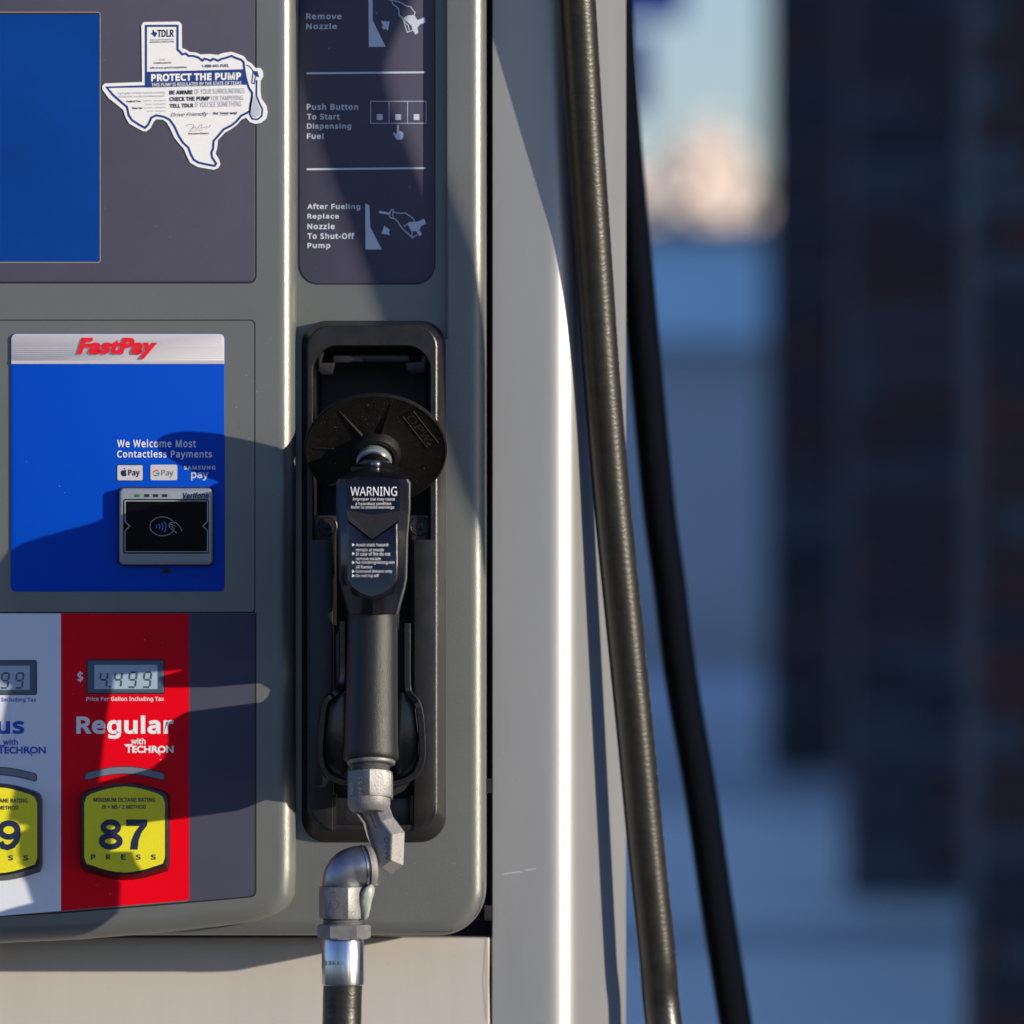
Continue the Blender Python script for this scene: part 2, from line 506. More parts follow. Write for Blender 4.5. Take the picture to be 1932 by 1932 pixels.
# payment door
groove(rr(-420, 604, 481, 1156, 9), 1.9, 0.35, closed=True)
groove([(-420, 1155.5), (481, 1155.5)], 2.4, 0.5)
pay = mk('payment_panel', slab(rr(20, 629, 424, 1116, 11), 3.0, -2, 1.5, 3), MT['payblue'], disp)
mk('payment_header', slab(rr(21, 630, 423, 687, [10, 10, 0.5, 0.5]), 4.2, 2, 0.8, 2), MT['header'], pay)
m = MB()
for i in range(7): ribbon([(22, 656 + i * 3.6), (422, 655 + i * 3.6)], 0.7, 4.5, mbx=m)
mk('header_line', m, mat('header_line_grey', (0.55, 0.535, 0.56), 0.55), pay, smooth=False)
mk('header_band', flat([(21.5, 680), (422.5, 680), (422.5, 686.5), (21.5, 686.5)], 4.7), mat('header_band_grey', (0.51, 0.49, 0.53), 0.55), pay, smooth=False)
m = MB(); text(m, 'FastPay', 142, 639, 293, 679, 4.9, 0.05, 0.28, 0.97, pf=True); mk('lettering_shadow', m, MT['printshade'], pay, smooth=False)
m = MB(); text(m, 'FastPay', 145, 637, 297, 677, 5.3, 0.05, 0.28, 0.97, pf=True); mk('lettering', m, MT['printred'], pay, smooth=False)
m = MB()
text(m, 'We Welcome Most', 221, 829, 369.5, 844, 3.6, 0.018, 0, 1.12)
text(m, 'Contactless Payments', 221, 849.5, 400, 867, 3.6, 0.018, 0, 1.1)
mk('lettering', m, MT['white'], pay, smooth=False)
# payment badges
mk('badge', flat(rr(220.0, 876.4, 270.5, 907.6, 3.4), 3.4), MT['darknavy'], pay, smooth=False)
mk('badge', flat(rr(221.5, 877.8, 269.2, 906.2, 2.4), 3.8), MT['header'], pay, smooth=False)
mk('badge', flat(rr(284, 876.8, 334.5, 906, 3), 3.6), MT['header'], pay, smooth=False)
m = MB(); text(m, 'Pay', 242, 886, 264, 900.5, 4.2, 0.03)
F = FR(4.2)
apple = [(233, 887.6), (235, 886.6), (237.5, 887), (239, 888.6), (237.6, 890.6), (237.8, 893.2), (239.6, 894.8), (238.2, 897.4), (236.4, 898.9), (234.2, 898.3), (232.6, 898.9),
         (230.6, 898), (228.6, 895), (228, 891.6), (228.8, 888.6), (230.8, 887)]
m.add([F(x, y) for x, y in apple], [tuple(range(len(apple)))])
leaf = [(233.4, 885.8), (233.8, 883.6), (236.2, 882.2), (236, 884.6)]
m.add([F(x, y) for x, y in leaf], [(0, 1, 2, 3)])
mk('lettering', m, MT['darknavy'], pay, smooth=False)
m = MB(); text(m, 'Pay', 305, 886.4, 327.5, 901, 4.2, 0.005); mk('lettering', m, MT['printshade'], pay, smooth=False)
for a0, a1, c in ((-10 + 0, 48, 'gblue'), (48, 140, 'ggreen'), (140, 200, 'gyellow'), (200, 318, 'gred')):
    m = ribbon(arc(295.3, 892.4, 4.9, 5.0, a0, a1, 8), 2.5, 4.2)
    if c == 'gblue': flat([(295.3, 891.2), (301.4, 891.2), (301.4, 893.6), (295.3, 893.6)], 4.25, m)
    mk('badge_letter', m, MT[c], pay, smooth=False)
m = MB()
text(m, 'SAMSUNG', 347, 878.5, 406.5, 886, 3.8, 0.045, 0, 1.22)
text(m, 'pay', 360.5, 891, 393.5, 906.5, 3.8, 0.02)
mk('lettering', m, MT['palegrey'], pay, smooth=False)

# card reader
rd = mk('card_reader', slab(rr(224.5, 921, 401, 1065.5, 9), 22, 2, 5, 3), MT['readerframe'], disp)
tag(rd, 'grey framed contactless card reader with black glass')
mk('reader_surround', slab(rr(222, 918.5, 403.5, 1068, 11), 5, 2.5), MT['gap'], rd)
mk('reader_glass', flat(rr(232.5, 941.5, 394, 1044.5, 4), 22.4), MT['glass'], rd, smooth=False)
ol = [(236, 945), (391.5, 945), (391.5, 984), (383, 992.5), (391.5, 1001.5), (391.5, 1041), (236, 1041), (236, 1001.5), (244.5, 992.5), (236, 984)]
mk('glass_outline', ribbon(ol, 1.6, 22.8, True), MT['readerline'], rd, smooth=False)
m = ribbon(arc(306.5, 993, 23.5, 17.8, 28, 342, 40), 1.2, 22.8)
ribbon([(320, 987), (327, 985.5), (333, 986.5), (338, 992), (343.5, 1002)], 1.2, 22.8, mbx=m)
ribbon([(320, 987), (318.5, 991), (321, 996), (326, 1000), (330, 1003), (334, 1006)], 1.2, 22.8, mbx=m)
ribbon([(321, 988.5), (327, 991), (332, 993.5)], 1.2, 22.8, mbx=m)
ribbon([(322, 992), (327, 996), (329, 1000)], 1.1, 22.8, mbx=m)
mk('tap_symbol', m, MT['readerline'], rd, smooth=False)
m = MB()
for i, (r, x) in enumerate(((5, 292), (8, 296), (11.5, 299.5), (15, 303))):
    ribbon(arc(x - r * .3, 993.5, r, r * .95, -42, 42, 8), 1.5, 23, mbx=m)
mk('tap_wave', m, MT['wave'], rd, smooth=False)
mk('light_strip', flat(rr(244, 931.5, 323, 938.5, 2), 22.3), MT['readerframe'], rd, smooth=False)
for i, x in enumerate((254, 272.5, 289, 306)):
    mk('indicator_light', slab(rr(x, 932.2, x + 9.5, 937.8, .6), 22.9, 21), MT['green' if i == 0 else 'ledoff'], rd, smooth=False)
m = MB(); text(m, 'Verifone', 345, 929, 394, 940.5, 22.5, 0.035, 0.25); mk('lettering', m, MT['darknavy'], rd, smooth=False)
mk('receiver_slot', slab(rr(306.5, 1073, 321, 1082, 1), 3.5, 2), MT['gap'], rd, smooth=False)

# --- grade panel
mk('grade_strip', slab([(357, 1157.5), (480.5, 1157.5), (480.5, 1681), (478.5, 1687), (473, 1689.6), (357, 1700)], 1.5, -3), MT['purple'], disp, smooth=False)
groove([(482.3, 1156), (482.3, 1682), (479.6, 1689), (473, 1691.8), (357, 1702.2), (115, 1722), (0, 1728.5), (-420, 1742)], 3.2, 0.6)

SEG = {'a': ((0.10, 1), (0.95, 1)), 'b': ((1, .95), (1, .55)), 'c': ((1, .45), (1, .05)), 'd': ((.05, 0), (.92, 0)),
       'e': ((0, .05), (0, .45)), 'f': ((0, .55), (0, .95)), 'g': ((.1, .5), (.9, .5))}
DIG = {'4': 'fgbc', '9': 'abcdfg', '3': 'abcdg', '8': 'abcdefg', '6': 'acdefg', '5': 'acdfg', '7': 'abc', '0': 'abcdef'}
def seven(m, ch, x, y, wd, ht, k):
    for sg_ in DIG[ch]:
        (u0, v0), (u1, v1) = SEG[sg_]
        q = []
        for u_, v_ in ((u0, v0), (u1, v1)):
            q.append((x + u_ * wd + v_ * ht * 0.12, y - v_ * ht))
        ribbon(q, 3.5, k, mbx=m)

def big_digit(m, ch, x0, y0, k):
    X = lambda u_: x0 + u_; Y = lambda v_: y0 + v_
    if ch == '8':
        ribbon(arc(X(23), Y(14.8), 14.2, 9.8, 0, 360, 28)[:-1], 10.5, k, True, m)
        ribbon(arc(X(23), Y(41), 17.2, 10.8, 0, 360, 28)[:-1], 11, k + .15, True, m)
    elif ch == '9':
        ribbon(arc(X(23), Y(18.5), 16.2, 13, 0, 360, 28)[:-1], 11, k, True, m)
        ribbon([(X(39.4), Y(18)), (X(39.6), Y(28)), (X(37), Y(39)), (X(30), Y(48)), (X(21), Y(51.5)), (X(12), Y(49.5)), (X(7.5), Y(41))], 10.5, k + .15, mbx=m)
    elif ch == '7':
        flat([(X(3), Y(0)), (X(43), Y(0)), (X(43), Y(11)), (X(32), Y(25)), (X(26.5), Y(40)), (X(25), Y(57)), (X(10.5), Y(57)), (X(13), Y(40)), (X(20), Y(24)), (X(28.5), Y(12.5)), (X(3), Y(12.5))], k, m)
    else:
        text(m, ch, X(4), Y(0), X(42), Y(57), k, .03)
def grade(dx, dy, film, ink, word, price, oct_, xl, xr, x_word):
    yb = lambda x: 1718.5 - (x - 115) * 0.083
    g = mk('grade_strip', slab([(xl, 1157.5), (xr, 1157.5), (xr, yb(xr)), (xl, yb(xl))], 1.5, -3), film, disp, smooth=False)
    # price display
    pd = mk('price_display', slab(rr(165 + dx, 1246 + dy, 308.5 + dx, 1307.5 + dy, 2.5), 3.2, 1, 1, 1), MT['lcdframe'], disp)
    mk('display_edge', ribbon(rr(163.7 + dx, 1244.8 + dy, 309.8 + dx, 1308.8 + dy, 3), 2.0, 2.0, True), MT['gap'], pd, smooth=False)
    mk('lcd', flat(rr(178 + dx, 1254.5 + dy, 297 + dx, 1300 + dy, 1), 3.5), MT['lcd'], pd, smooth=False)
    mm = MB(); x = 187 + dx
    for i, ch in enumerate(price):
        seven(mm, ch, x, 1296.5 + dy, 13, 28, 3.8)
        if i == 0: flat(rr(x + 18.5, 1294 + dy, x + 22.5, 1298 + dy, .4), 3.8, mm)
        x += 27.5
    mk('price_digits', mm, MT['lcdink'], pd, smooth=False)
    mm = MB()
    text(mm, '$', 146 + dx, 1267 + dy, 157 + dx, 1287 + dy, 2.0, 0.015)
    text(mm, 'Price Per Gallon Including Tax', 163 + dx, 1314.5 + dy, 309.5 + dx, 1324.5 + dy, 2.0, 0.02, 0, 1.05)
    text(mm, word, *x_word, 2.0, 0.035, 0, 1.02)
    text(mm, 'with', 247 + dx, 1392.5 + dy, 274.5 + dx, 1404.5 + dy, 2.0, 0.028)
    text(mm, 'TECH', 237 + dx, 1407 + dy, 284 + dx, 1420.5 + dy, 2.0, 0.035, 0, .92, pf=True)
    text(mm, 'RON', 286 + dx, 1407 + dy, 327.5 + dx, 1420.5 + dy, 2.0, 0.035, 0, .92, pf=True)
    ribbon([(294 + dx, 1415 + dy), (302 + dx, 1424.5 + dy)], 2.2, 2.05, mbx=mm)
    ribbon([(231 + dx + 4, 1405.5 + dy), (250 + dx, 1405.5 + dy)], 2.6, 2.05, mbx=mm)
    mk('lettering', mm, ink, g, smooth=False)
    # curved indicator lens
    up = [(163 + (307 - 163) * t + dx, 1465 - 12 * math.sin(PI * t) * 1.0 + dy) for t in [i / 14 for i in range(15)]]
    top = [(x, y - 7) for x, y in up]; bot = [(x, y + 7) for x, y in up[::-1]]
    capr = [(313.5 - 3 + dx, 1461 + dy), (312 + dx, 1468 + dy)]
    lensP = top + [(310.5 + dx, 1462 + dy), (310 + dx, 1470 + dy)] + bot + [(159.5 + dx, 1470 + dy), (160.5 + dx, 1463 + dy)]
    ln = mk('indicator_lens', slab(lensP, 2.6, 1), MT['lens'], disp, smooth=False)
    mk('lens_edge', ribbon(lensP, 1.4, 2.9, True), MT['gap'], ln, smooth=False)
    # octane button: black bevelled body, yellow label face
    def btn(x0, x1, y0, y1, bul, n=8):
        P = []
        r = 12
        for i in range(n + 1):
            t = i / n; x = x0 + r + (x1 - x0 - 2 * r) * t
            P.append((x, y0 + bul - bul * 1.0 * math.sin(PI * t)))
        P += [(x1 - r * .35, y0 + bul + r * .45), (x1, y0 + bul + r * 1.4)]
        P += [(x1, y1 - bul - r * 1.2), (x1 - r * .35, y1 - bul - r * .2)]
        for i in range(n + 1):
            t = i / n; x = x1 - r - (x1 - x0 - 2 * r) * t
            P.append((x, y1 - bul + bul * math.sin(PI * t)))
        P += [(x0 + r * .35, y1 - bul - r * .2), (x0, y1 - bul - r * 1.2), (x0, y0 + bul + r * 1.4), (x0 + r * .35, y0 + bul + r * .45)]
        return [(x + dx, y + dy) for x, y in P]
    base = btn(151.5, 320.5, 1477, 1662, 15)
    top_ = btn(151.5, 318.5, 1477, 1653, 15)
    Fb = FR(25)
    loops = [[Fb(x, y, 1) for x, y in base], [Fb(x, y, 22) for x, y in top_], [Fb(x, y, 27) for x, y in inset(top_, 2.2)], [Fb(x, y, 28) for x, y in inset(top_, 5)]]
    b = mk('octane_button', MB().loft(loops), MT['rubberbtn'], disp)
    mk('button_label', slab(btn(159, 311, 1484, 1646, 14), 29.5, 27), MT['yellow'], b, smooth=False)
    mm = MB()
    text(mm, 'MINIMUM OCTANE RATING', 176.5 + dx, 1505 + dy, 293 + dx, 1513 + dy, 30, 0.025, 0, 1.0)
    text(mm, '(R + M) / 2 METHOD', 192 + dx, 1518.5 + dy, 275.5 + dx, 1527.5 + dy, 30, 0.025)
    dm = MB()
    for i, ch in enumerate(oct_): big_digit(dm, ch, 186 + dx + i * 49, 1546 + dy, 30)
    mk('octane_number', dm, MT['darknavy'], b, smooth=False)
    for i, ch in enumerate('PRESS'):
        xx = 171.5 + i * 28.4 + dx
        text(mm, ch, xx, 1612 + dy, xx + 9, 1622 + dy, 30, 0.035)
    mk('lettering', mm, MT['darknavy'], b, smooth=False)
    return g
grade(0, 0, MT['red'], MT['white'], 'Regular', '4499', '87', 115, 357, (144, 1350, 327.5, 1394))
grade(-241, 1.5, MT['whitefilm'], MT['bluetext'], 'Plus', '4799', '89', -126, 115, (-50, 1352, 46, 1385))
grade(-482, 3, MT['whitefilm'], MT['bluetext'], 'Supreme', '5099', '93', -366, -126, (-345, 1352, -160, 1393))

# --- nozzle side: recessed floor, raised rim on the right
ns_out = rr(-558, -1000, 917, 1766, [2, 2, 88, 2], 12)
m = MB()
F0 = FR(KR)
RN = 30
loops = [[F0(x, y, -250) for x, y in ns_out]]
for i in range(10):
    a = .5 * PI * i / 9
    loops.append([F0(x, y, KR - RN * (1 - math.sin(a))) for x, y in inset(ns_out, RN * (1 - math.cos(a)))])
# rim face with one opening: the plate recess above, the boot hole below (same point count as the outline)
hole = rr(569, 605, 840, 1589, 47, 10)
TL = [(545 + i * .12, -958 - i * .12) for i in range(13)]
TR = [(844.5 + i * .12, -960 + i * .12) for i in range(13)]
BRc = [(846, 640), (840, 640.2)] + hole[22:33]
BLc = hole[33:44] + [(569, 640.2), (545, 640)]
union = TL + TR + BRc + BLc
loops += [[F0(x, y, KR) for x, y in union], [F0(x, y, KN) for x, y in union]]
m.loft(loops, True, False)
fl = [(545, -960), (846, -960), (846, 640), (840, 640), (840, 652)] + hole[11:22][::-1] + hole[0:11][::-1] + [(569, 652), (569, 640), (545, 640)]
m.add([F0(x, y, KN) for x, y in fl], [tuple(range(len(fl)))])
nsp = mk('nozzle_side_panel', m, MT['bezel'], disp)
mk('recess_lip', slab([(843.4, -960), (845.9, -960), (845.9, 640), (843.4, 640)], KR + .4, KN, 1, 2), MT['bezel'], nsp)
# lower lip with its two small clips
mk('clip_seam', ribbon([(792, 1758), (850, 1757.5), (852, 1752), (853, 1760)], 1.1, KR - 1), MT['gap'], disp, smooth=False)
mk('clip_seam', ribbon([(911, 1662), (911, 1690), (904, 1715), (895, 1730)], 1.1, KR - 7), MT['gap'], disp, smooth=False)
# instruction plate
ip = mk('instruction_plate', slab(rr(565, -700, 819.5, 535, [5, 5, 36, 36], 8), KN + 2.5, KN - 1, 1, 2), MT['plate'], disp)
mk('plate_edge', ribbon(rr(564, -701, 820.5, 536, [5, 5, 37, 37], 8), 1.6, KN + 1.2, True), MT['gap'], ip, smooth=False)
c2 = lambda x, y: (528.3 + .28645 * x, .28645 * y)
KP = KN + 3.2
m = MB()
for s_, x0, y0, x1, y1 in (('Remove', 172, 88, 405, 127), ('Nozzle', 172, 153, 375, 192), ('Push Button', 176, 682, 515, 724), ('To Start', 177, 749, 393, 788),
                           ('Dispensing', 177, 812, 469, 858), ('Fuel', 177, 877, 287, 915), ('After Fueling', 179, 1341, 529, 1387), ('Replace', 180, 1407, 388, 1449),
                           ('Nozzle', 180, 1471, 360, 1510), ('To Shut-Off', 181, 1534, 490, 1574), ('Pump', 181, 1600, 331, 1644)):
    a = c2(x0, y0); b = c2(x1, y1)
    text(m, s_, a[0], a[1], b[0], b[1], KP, 0.03, 0, 1.1)
mk('lettering', m, MT['palegrey'], ip, smooth=False)
def C2(pts): return [c2(*p) for p in pts]
for q_ in ([(175, 483), (958, 476)], [(176, 1115), (960, 1107)]):
    mk('divider_line', ribbon(C2(q_), 3.4, KP), MT['palegrey'], ip, smooth=False)
m = MB()
flat(C2([(583, -60), (609, -60), (611, 135), (695, 308), (585, 308)]), KP, m)
flat(C2([(664, 138), (721, 142), (711, 204), (694, 188), (684, 197), (669, 178), (679, 168)]), KP, m)
ribbon(C2([(690, -14), (735, 5), (745, 30), (765, 42), (782, 60), (785, 100), (806, 115), (838, 212), (872, 200)]), 1.7, KP, mbx=m)
ribbon(C2([(740, 0), (765, 8), (800, 18), (830, 38), (862, 45), (878, 70), (890, 82), (884, 100)]), 1.7, KP, mbx=m)
ribbon(C2([(815, 115), (825, 150), (846, 168), (850, 198)]), 1.7, KP, mbx=m)
flat(C2([(808, 118), (850, 100), (885, 100), (905, 132), (955, 114), (959, 148), (925, 158), (905, 182), (912, 214), (893, 228), (872, 196), (868, 172), (845, 150)]), KP, m)
mk('pictogram', m, MT['palegrey'], ip, smooth=False)
m = MB()
ribbon(C2([(597, 667), (962, 667), (962, 812), (597, 812)]), 1.1, KP, True, m)
for x in (718, 840): ribbon(C2([(x, 667), (x, 812)]), 1.1, KP, mbx=m)
for x in (638, 759, 880): flat(C2([(x, 752), (x + 38, 752), (x + 38, 790), (x, 790)]), KP, m)
flat(C2([(771, 824), (781, 824), (784, 862), (800, 866), (812, 876), (813, 898), (803, 920), (768, 920), (746, 880), (749, 869), (768, 886)]), KP, m)
mk('pictogram', m, MT['palegrey'], ip, smooth=False)
m = MB()
flat(C2([(562, 1340), (588, 1353), (594, 1495), (670, 1643), (563, 1643)]), KP, m)
flat(C2([(688, 1483), (668, 1538), (725, 1548), (716, 1530), (724, 1516), (705, 1497), (698, 1503)]), KP, m)
flat(C2([(652, 1388), (722, 1400), (718, 1416), (652, 1402)]), KP, m)
ribbon(C2([(722, 1432), (724, 1402), (733, 1380), (743, 1380), (748, 1398), (795, 1406), (826, 1402), (858, 1424), (884, 1445), (880, 1466)]), 1.6, KP, mbx=m)
ribbon(C2([(722, 1432), (756, 1440), (780, 1464), (800, 1500), (872, 1566), (902, 1545)]), 1.8, KP, mbx=m)
ribbon(C2([(742, 1396), (744, 1432)]), 1.6, KP, mbx=m)
ribbon(C2([(815, 1492), (842, 1474), (872, 1530), (868, 1556)]), 1.8, KP, mbx=m)
flat(C2([(842, 1474), (852, 1462), (905, 1460), (948, 1440), (962, 1472), (930, 1490), (918, 1515), (935, 1542), (915, 1557), (898, 1522), (872, 1522)]), KP, m)
mk('pictogram', m, MT['palegrey'], ip, smooth=False)

# --- nozzle boot
bo = dict(kf=-10)
FB = FR(-10)
n = 10
outer = rr(568, 604, 841, 1590, 48, n)
front = rr(581, 615, 824, 1566, 40, n)
openg = rr(590, 652, 812, 1556, [46, 46, 34, 34], n)
openi = rr(596, 660, 806, 1550, [42, 42, 30, 30], n)
m = MB().loft([[FB(x, y, KN) for x, y in outer], [FB(x, y, -54) for x, y in outer], [FB(x, y, -48) for x, y in inset(outer, 2)],
               [FB(x, y, -14.0) for x, y in inset(front, -1)], [FB(x, y, -12.5) for x, y in inset(front, 1.8)], [FB(x, y, -12.5) for x, y in inset(openg, -1.5)], [FB(x, y, -14) for x, y in openg],
               [FB(x, y, -160) for x, y in openi]], cap0=False, cap1=False)
boot = mk('nozzle_boot', m, MT['boot'], disp, angle=12)
tag(boot, 'black plastic nozzle boot with rounded top opening')
# hollow behind the opening
FH = FR(-150)
mk('boot_hollow', MB().loft([[FB(x, y, -158) for x, y in inset(openi, -1)], [FB(x, y, -240) for x, y in inset(openi, 6)]], cap0=False), MT['hollow'], boot)
# side bands of the lower channel
for P in ([(584, 1018), (626, 1018), (628, 1026), (628, 1568), (612, 1560), (596, 1546), (587, 1530), (584, 1510)],
          [(781, 1018), (821, 1018), (821, 1510), (818, 1530), (809, 1546), (795, 1560), (781, 1568)]):
    mk('channel_side', slab(P, -8, -150, 2.0, 2), MT['boot'], boot)
# step plates with screws
for P, cx in (([(592, 972), (640, 972), (634, 1012), (634, 1180), (626, 1180), (626, 1020), (592, 1020)], 618),
              ([(766, 972), (809, 972), (809, 1020), (783, 1020), (783, 1180), (775, 1180), (775, 1012)], 792)):
    pl = mk('screw_plate', slab(P, -28, -150, 2, 2), MT['boot'], boot)
    F = FR(-28)
    ringm = MB()
    for r0, r1, k0, k1 in ((19, 17.5, -27.2, -26.2), (17.5, 16, -26.2, -27.6)):
        ringm.loft([[F(cx + r * math.cos(a), 993 + r * math.sin(a), k) for a in [2 * PI * j / 24 for j in range(24)]] for r, k in ((r0, k0), (r1, k1))], False, False)
    mk('screw_rim', ringm, MT['boot'], boot)
    mk('screw_recess', flat([(cx + 16.3 * math.cos(2 * PI * j / 24), 993 + 16.3 * math.sin(2 * PI * j / 24)) for j in range(24)], -27.4), MT['hollow'], boot, smooth=False)
    mk('screw', slab(rr(cx - 7, 986, cx + 7, 1000, 4), -26, -28, 1.5, 2), MT['boot'], boot)
    mk('screw_socket', flat([(cx - 3.4, 989.6), (cx + 3.4, 989.6), (cx + 3.4, 996.4), (cx - 3.4, 996.4)], -25.6), MT['gap'], boot, smooth=False)
# channel back, ribs and small pocket at the foot
mk('channel_back', slab([(626, 1180), (783, 1180), (783, 1562), (626, 1562)], -120, -158), MT['hollow'], boot, smooth=False)
mk('channel_rib', slab([(624, 1500), (634, 1500), (634, 1566), (622, 1566)], -20, -120, 2, 2), MT['boot'], boot)
mk('channel_rib', slab([(772, 1500), (781, 1500), (783, 1566), (774, 1566)], -20, -120, 2, 2), MT['boot'], boot)
mk('foot_plate', slab([(634, 1506), (773, 1506), (773, 1560), (634, 1560)], -45, -120, 2, 2), MT['boot'], boot)
mk('foot_pocket', ribbon([(653, 1508), (653, 1545), (660, 1549), (722, 1549), (730, 1545), (730, 1508)], 2.2, -44, fmap=None), MT['boot'], boot, smooth=False)
mk('foot_pocket_floor', flat([(655, 1508), (728, 1508), (728, 1547), (655, 1547)], -44.6), MT['hollow'], boot, smooth=False)
# latch tabs and cross bar in the mouth
mk('latch_tab', slab([(600, 662), (612, 662), (606, 684), (632, 684), (628, 704), (623, 707), (607, 707), (601, 700)], -48, -70, 2, 2), MT['boot'], boot)
mk('latch_tab', slab([(798, 662), (808, 668), (806, 684), (802, 704), (796, 706), (774, 706), (768, 700), (764, 684), (795, 682)], -48, -70, 2, 2), MT['boot'], boot)
mk('latch_bar', slab([(628, 670), (772, 670), (772, 683), (628, 683)], -70, -90, 2, 2), MT['boot'], boot)
mk('latch_bar', slab([(629, 671), (660, 671), (668, 679), (660, 684), (629, 684)], -62, -72, 1, 2), MT['boot'], boot)

# --- skirt under the doors
KQ = KS
F = FR(KQ)
m = MB()
prof = [(1768.5, KQ - 8), (1769.5, KQ - 1.5), (1772, KQ), (1800, KQ - .6), (1850, KQ - 2.4), (1932, KQ + 1), (2300, KQ), (3500, KQ), (3700, KQ)]
zg = 966 + (ZC - 0.16) / F.s
prof = [p for p in prof if p[0] < zg] + [(zg, KQ)]
xs = [-560, 916, 921, 924]
ks_ = [0, 0, 0.6, -4]
m.loft([[F(x, py, k + dk) for x, dk in zip(xs, ks_)] for py, k in prof], False, False, close=False)
m.add([F(924, py, k - 4) for py, k in prof] + [F(924, py, KQ - 60) for py, k in prof], [(i, i + 1, i + 1 + len(prof), i + len(prof)) for i in range(len(prof) - 1)])
m.add([F(-560, prof[0][0], prof[0][1]), F(924, prof[0][0], prof[0][1]), F(924, prof[0][0], KQ - 60), F(-560, prof[0][0], KQ - 60)], [(0, 1, 2, 3)])
mk('lower_skirt', m, MT['skirt'], disp)
mk('skirt_fold', ribbon([(916.5, 1770), (916.5, 1932), (916.5, 3800)], 1.0, KQ + .8), MT['edge'], disp, smooth=False)

# --- side column: front face, rounded corner, steep right face
F = FR(KS)
def colring(z_or_py):
    P = [(928, KS - 60), (928, KS - 3), (930, KS)]
    P.append((1022, KS))
    R = 60.0; ang = math.radians(70)
    cx, ck = 1035.0, KS - R
    for i in range(11):
        a = ang * i / 10
        P.append((cx + R * math.sin(a), ck + R * math.cos(a)))
    x1, k1 = P[-1]
    xe = 1183
    P.append((xe, k1 - (xe - x1) * math.tan(ang)))
    ke = P[-1][1]
    P += [(1185, ke - 5), (1183, ke - 12), (1100, ke - 700), (928, ke - 700)]
    return P
ztop = 966 - (zt - ZC) / F.s
zbot = 966 + (ZC - 0.15) / F.s
CP = colring(0)
mk('side_column', MB().loft([[F(x, zbot, k) for x, k in CP], [F(x, ztop, k) for x, k in CP]]), MT['silver'], disp, angle=20)
m = MB()
ribbon([(948, 1650), (962, 1647), (975, 1645.5), (984, 1645)], 1.0, KS + .4, mbx=m)
ribbon([(991, 1641.5), (1006, 1640), (1012, 1638.5)], 0.9, KS + .4, mbx=m)
mk('scratch', m, MT['palegrey'], disp, smooth=False)
# small brackets seen in the gap between door and column
for y in (1470, 1900 - 190):
    mk('gap_bracket', slab([(914, y), (928, y), (928, y + 26), (914, y + 26)], KR - 60, KR - 90), MT['boot'], disp, smooth=False)

# grime: small specks and rub marks on the housing
dm_ = {'lint': MB(), 'grime': MB()}
rs = random.Random(9)
for i in range(170):
    zone = rs.choice(((20, 470, 30, 520, 1.6), (440, 545, 560, 1140, .25), (575, 812, 20, 520, KN + 3), (590, 900, 1600, 1745, KR + .3), (935, 1040, 20, 1900, KS + .3), (20, 900, 1790, 1930, KQ + 1.6), (30, 420, 700, 1100, 3.3), (125, 345, 1170, 1690, 1.8)))
    x = rs.uniform(zone[0], zone[1]); y = rs.uniform(zone[2], zone[3]); r = rs.uniform(.25, .6); a = rs.uniform(0, 3)
    L = r * rs.choice((1, 1, 1, 3))
    P_ = [(x + L * math.cos(a) * c_ - r * math.sin(a) * d_, y + L * math.sin(a) * c_ + r * math.cos(a) * d_) for c_, d_ in ((1, 0), (.4, .8), (-.6, .7), (-1, 0), (-.5, -.8), (.5, -.7))]
    flat(P_, zone[4], dm_['lint' if rs.random() < .55 else 'grime'])
tag(mk('lint', dm_['lint'], MT['palegrey'], disp, smooth=False), kind='stuff')
tag(mk('grime', dm_['grime'], mat('grime_brown', (0.05, 0.045, 0.035), 0.8), disp, smooth=False), kind='stuff')

# ================================================================== STICKER
c3 = lambda x, y: (176.1 + .18229 * x, 25.2 + .18229 * y)
def C3(pts): return [c3(*p) for p in pts]
white_o = [(520, 90), (890, 85), (915, 115), (917, 360), (960, 375), (1000, 400), (1060, 405), (1110, 425), (1200, 420), (1290, 430), (1340, 410), (1430, 397), (1500, 420), (1560, 445),
           (1590, 490), (1640, 520), (1680, 565), (1730, 565), (1755, 600), (1760, 650), (1730, 700), (1730, 800), (1740, 880), (1790, 950), (1805, 1020), (1790, 1090), (1740, 1130),
           (1680, 1145), (1620, 1125), (1580, 1080), (1530, 1100), (1490, 1150), (1430, 1195), (1360, 1235), (1290, 1310), (1280, 1400), (1265, 1450), (1300, 1510), (1315, 1560),
           (1295, 1600), (1250, 1618), (1180, 1608), (1080, 1590), (1000, 1545), (960, 1460), (935, 1400), (880, 1340), (835, 1280), (795, 1190), (760, 1130), (720, 1100), (650, 1095),
           (620, 1130), (590, 1190), (550, 1220), (515, 1220), (440, 1180), (370, 1140), (330, 1070), (310, 1000), (250, 950), (160, 880), (95, 790), (92, 750), (120, 725), (505, 710), (497, 120)]
